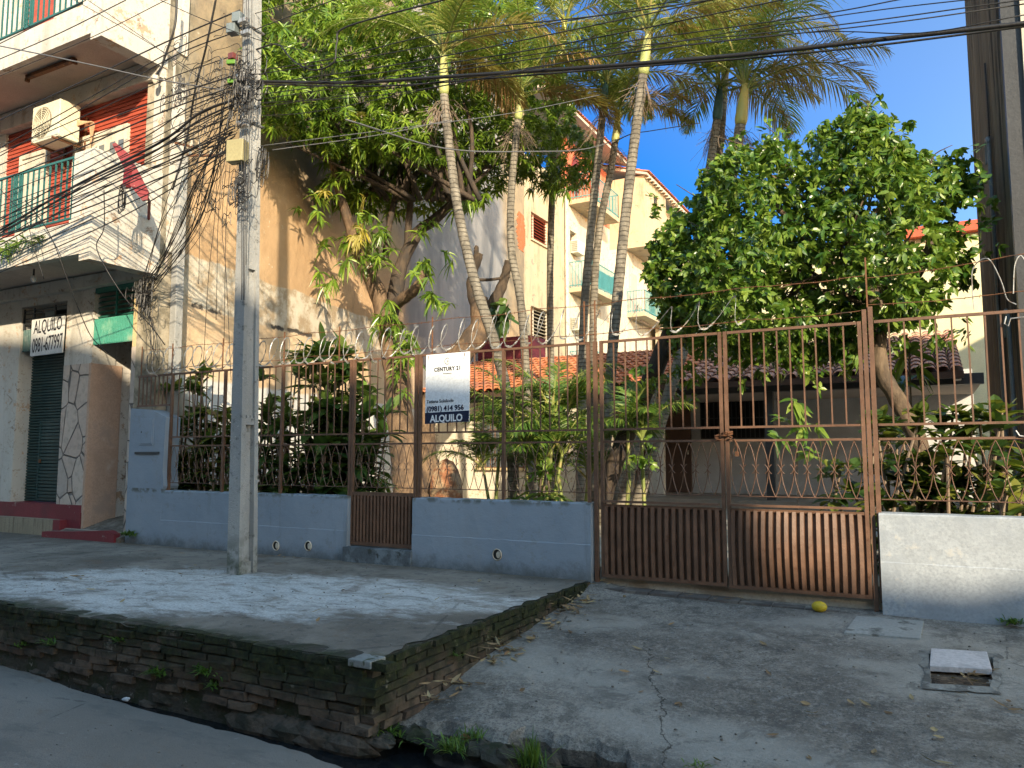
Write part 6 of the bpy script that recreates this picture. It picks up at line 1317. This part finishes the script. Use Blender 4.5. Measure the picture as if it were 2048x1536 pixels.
# weeds, grass, litter ----------------------------------------------------
def tuft(label, p, n, L, W, seed, cat='weed', dr=.4, up_=1.6, mat='grass', spread=.03, grp=None):
    rs = np.random.default_rng(seed); mb = MB(); D = unit(np.stack([rs.normal(0, 1, n), rs.normal(0, 1, n)-.2, rs.uniform(.4, up_, n)], 1)); N = unit(np.array((0, 0, 1.0))-D*D[:, 2:3]+.01)
    mb.ribbons(p+rs.normal(0, spread, (n, 3))*np.array((1, .6, .15)), D, N, L*rs.uniform(.5, 1.1, n), W, dr, 3, 0, [.6, 1, .7, .04]); build('grass_tuft' if cat == 'grass' else 'weed', mb, M[mat], loc=p, label=label, cat=cat, group=grp)
w_ = lambda px, py: at(px, py, -3.43)
tuft('leafy weed growing from the brick wall, largest, just left of the lower middle', w_(322, 1345), 90, .11, .016, 1, spread=.05); tuft('fern-like weed on the brick wall left of the platform corner', w_(418, 1345), 60, .13, .016, 2, spread=.035)
tuft('small weed below the fern-like weed, low on the bricks', w_(428, 1372), 30, .09, .014, 3); tuft('small weed in the upper bricks, between the left weeds and the big one', w_(238, 1280), 40, .10, .014, 4, spread=.035)
tuft('weed in the bricks second from the left frame edge', w_(108, 1285), 50, .09, .013, 5, spread=.045); tuft('faint weed nearest the left frame edge on the bricks', w_(45, 1290), 30, .07, .012, 6, spread=.035)
tuft('thick grassy clump hugging the bottom of the platform corner', atz(765, 1465, .04), 150, .11, .010, 7, 'grass', spread=.07)
tuft('grass tuft in the broken driveway edge, left one of the pair', atz(905, 1500, .06), 80, .14, .008, 8, 'grass', up_=3, spread=.035); tuft('grass tuft in the broken driveway edge, right one of the pair', atz(945, 1478, .07), 70, .13, .008, 9, 'grass', up_=2.5, spread=.04)
tuft('tall thin upright grass tuft at the bottom of the driveway', atz(1065, 1532, .04), 90, .22, .009, 10, 'grass', up_=5, dr=.2, spread=.035); tuft('low broad weed spread among the concrete lumps', atz(890, 1490, .05), 60, .10, .012, 11, spread=.06)
tuft('small weed between brick courses on the driveway side of the platform', atx(905, 1310, -2.93), 25, .09, .008, 12); tuft('weed at the foot of the right pale wall', at(2025, 1245, -.12), 60, .09, .018, 13, spread=.04)
tuft('weed at the foot of the stone corner pier beside the grey-blue wall', at(257, 1070, -.15), 80, .14, .022, 14, spread=.06)
tuft('grass along the bottom frame edge, middle of the driveway', atz(1395, 1533, .1), 30, .07, .008, 15, 'grass')
fr_ = at(1638, 1197, -.17); fr_[2] = dz(0, -.17)+.045; mb = MB(); mb.blob(fr_, (.062, .046, .045), 77, 18, .015); build('yellow_fruit', mb, worn('yellow_mango_skin', (.55, .40, .03), [(12, (.30, .22, .03), .6, .68), (25, (.10, .06, .02), .68, .71)], .45, 60, .002), loc=fr_, smooth=True, label='single yellow fruit lying under the driveway gate', cat='fruit')
rs = np.random.default_rng(99); mb = MB(); P_ = []
def lit(px, py, n, sx, sy, zf=None, X=None):
    for _ in range(n):
        x, y = px+rs.normal(0, sx), py+rs.normal(0, sy)
        p = atz(x, y, .35); 
        for _k in range(6): p = atz(x, y, dz(p[0], p[1])+.015)
        if p[0] < -2.9: p = atz(x, y, .512)
        if -3.0 < p[0] < -2.9: continue
        P_.append(p)
for px, py, n, sx, sy in ((1168, 1197, 30, 14, 5), (1140, 1217, 30, 14, 6), (1100, 1245, 22, 12, 6), (1060, 1272, 14, 14, 6), (1012, 1300, 34, 15, 8), (985, 1318, 18, 8, 5), (925, 1362, 18, 14, 5), (870, 1398, 14, 14, 5), (560, 1110, 10, 60, 3), (1480, 1195, 26, 120, 5), (1300, 1300, 16, 160, 60), (1800, 1420, 14, 150, 60), (400, 1180, 12, 200, 30), (150, 1155, 10, 18, 3), (410, 1095, 5, 10, 2), (890, 1130, 2, 8, 2), (960, 1163, 2, 8, 3), (1190, 1190, 3, 10, 4), (1920, 1350, 14, 26, 9), (1935, 1390, 2, 4, 2), (2030, 1420, 3, 10, 6), (1210, 1165, 6, 12, 2), (1895, 1525, 3, 12, 4), (1500, 1380, 5, 160, 60), (700, 1160, 6, 160, 20), (860, 1365, 3, 5, 3)): lit(px, py, n, sx, sy)
P_ = np.array(P_); n = len(P_); D = unit(np.stack([rs.normal(0, 1, n), rs.normal(0, 1, n), rs.normal(0, .12, n)], 1)); mb.ribbons(P_, D, unit(np.array((0, 0, 1.0))+rs.normal(0, .3, (n, 3))), rs.uniform(.04, .11, n), rs.uniform(.012, .030, n), -.1, 3, .3, [.2, 1, .8, .05])
build('leaf_litter', mb, M['deadleaf'], label='scattered dry leaves lying along the platform side and on the concrete', cat='dead leaves', kind='stuff')
for i, (px, py, s_, lab) in enumerate([(897, 1362, .05, 'reddish brick fragment on the driveway beside the platform side'), (932, 1478, .035, 'small reddish brick fragment in the grass at the driveway mouth')]):
    p = atz(px, py, .13 if i == 0 else .06); mb = MB(); mb.blob(p+np.array((0, 0, .01)), (s_, s_*.7, s_*.45), 88+i, 8, .25); build('brick_fragment', mb, worn('broken_red_brick', (.32, .10, .055), [], .9), loc=p, label=lab, cat='brick')
for i, (px, py, s_, c_, lab) in enumerate([(148, 1358, .05, (.35, .5, .7), 'crumpled pale blue plastic scrap in the gutter, leftmost'), (208, 1376, .045, (.6, .68, .75), 'flat white plastic scrap in the gutter'), (252, 1398, .035, (.6, .6, .62), 'small grey paper scrap at the road edge')]):
    p = atz(px, py, -.03); mb = MB(); mb.blob(p, (s_, s_*.6, s_*.35), 60+i, 9, .4); build('plastic_litter', mb, worn('litter_%d' % i, c_, [], .4), loc=p, label=lab, cat='litter')
mb = MB(); n = 60
for i in range(n):
    p = atz(170+rs.normal(0, 70), 1382+rs.normal(0, 10), -.045); p[1] = np.clip(p[1], -3.52, -3.42); mb.blob(p, (rs.uniform(.01, .04), rs.uniform(.01, .02), .01), i, 6, .3)
build('gutter_mud', mb, worn('gutter_mud_mat', (.03, .025, .02), [], .7), label='dark mud and debris lying in the gutter at the left', cat='debris', kind='stuff')

mb = MB(); rs = np.random.default_rng(5)
for i in range(900):
    k = i % 3; r_ = rs.uniform(.003, .011)
    if k == 0: x, y = rs.uniform(-9, -1.5), rs.uniform(-6.2, -3.75); z = .002
    elif k == 1: x, y = rs.uniform(-12, -3.05), rs.uniform(-3.3, -.15); z = .503
    else: x, y = rs.uniform(-2.8, 1.6), rs.uniform(-3.0, -.2); z = dz(x, y)+.004
    mb.blob((x, y, z+r_*.3), (r_, r_*rs.uniform(.6, 1), r_*.5), i, 5, .25)
build('grit', mb, worn('pale_grit', (.26, .24, .21), [(3, (.10, .09, .08), .45, .6)], .9), label='loose grit and small stones scattered on road, sidewalk and driveway', cat='grit', kind='stuff')
# ------------------------------------------------------------------ each cable of a set gets the words that single it out
def pix(p):
    d = np.array(p)-EYE; z = d@fwd; return 1024+F*(d@rgt)/z, 768-F*(d@upv)/z
ORD = ['first', 'second', 'third', 'fourth', 'fifth', 'sixth', 'seventh', 'eighth', 'ninth', 'tenth', 'eleventh', 'twelfth', 'thirteenth', 'fourteenth', 'fifteenth', 'sixteenth', 'seventeenth', 'eighteenth', 'nineteenth', 'twentieth', 'twenty-first', 'twenty-second', 'twenty-third', 'twenty-fourth', 'twenty-fifth', 'twenty-sixth', 'twenty-seventh', 'twenty-eighth', 'twenty-ninth', 'thirtieth']
def cross(o, axis, val):
    """where the cable crosses picture column (axis 0) or row (axis 1); the other coordinate"""
    P = np.array([pix(np.array(v.co[:])+np.array(o.location)) for v in o.data.vertices]); k = np.argmin(abs(P[:, axis]-val)); return P[k][1-axis]
def order(group, axis, val, fmt):
    L = sorted([o for o in bpy.data.objects if o.get('group') == group], key=lambda o: cross(o, axis, val))
    for i, o in enumerate(L): o['label'] = fmt % ORD[i]
order(GB, 0, 600, '%s thin black cable from the top, counted just right of the concrete pole')
order(GL, 0, 100, '%s thin black cable from the top, counted across the left balcony rail')
order(GV, 1, 420, '%s wire from the left in the fan between pole and building corner')
order(GW, 1, 690, '%s loose wire from the left, dropping from corner knot to fence end')
order(GS, 1, 450, '%s vertical hanging wire from the left, between wall mast and pole')
order(GP, 1, 100, '%s thin wire from the left on the face of the concrete pole')
order(GD, 0, 240, '%s thin crossing wire from the top, in front of the white balcony')
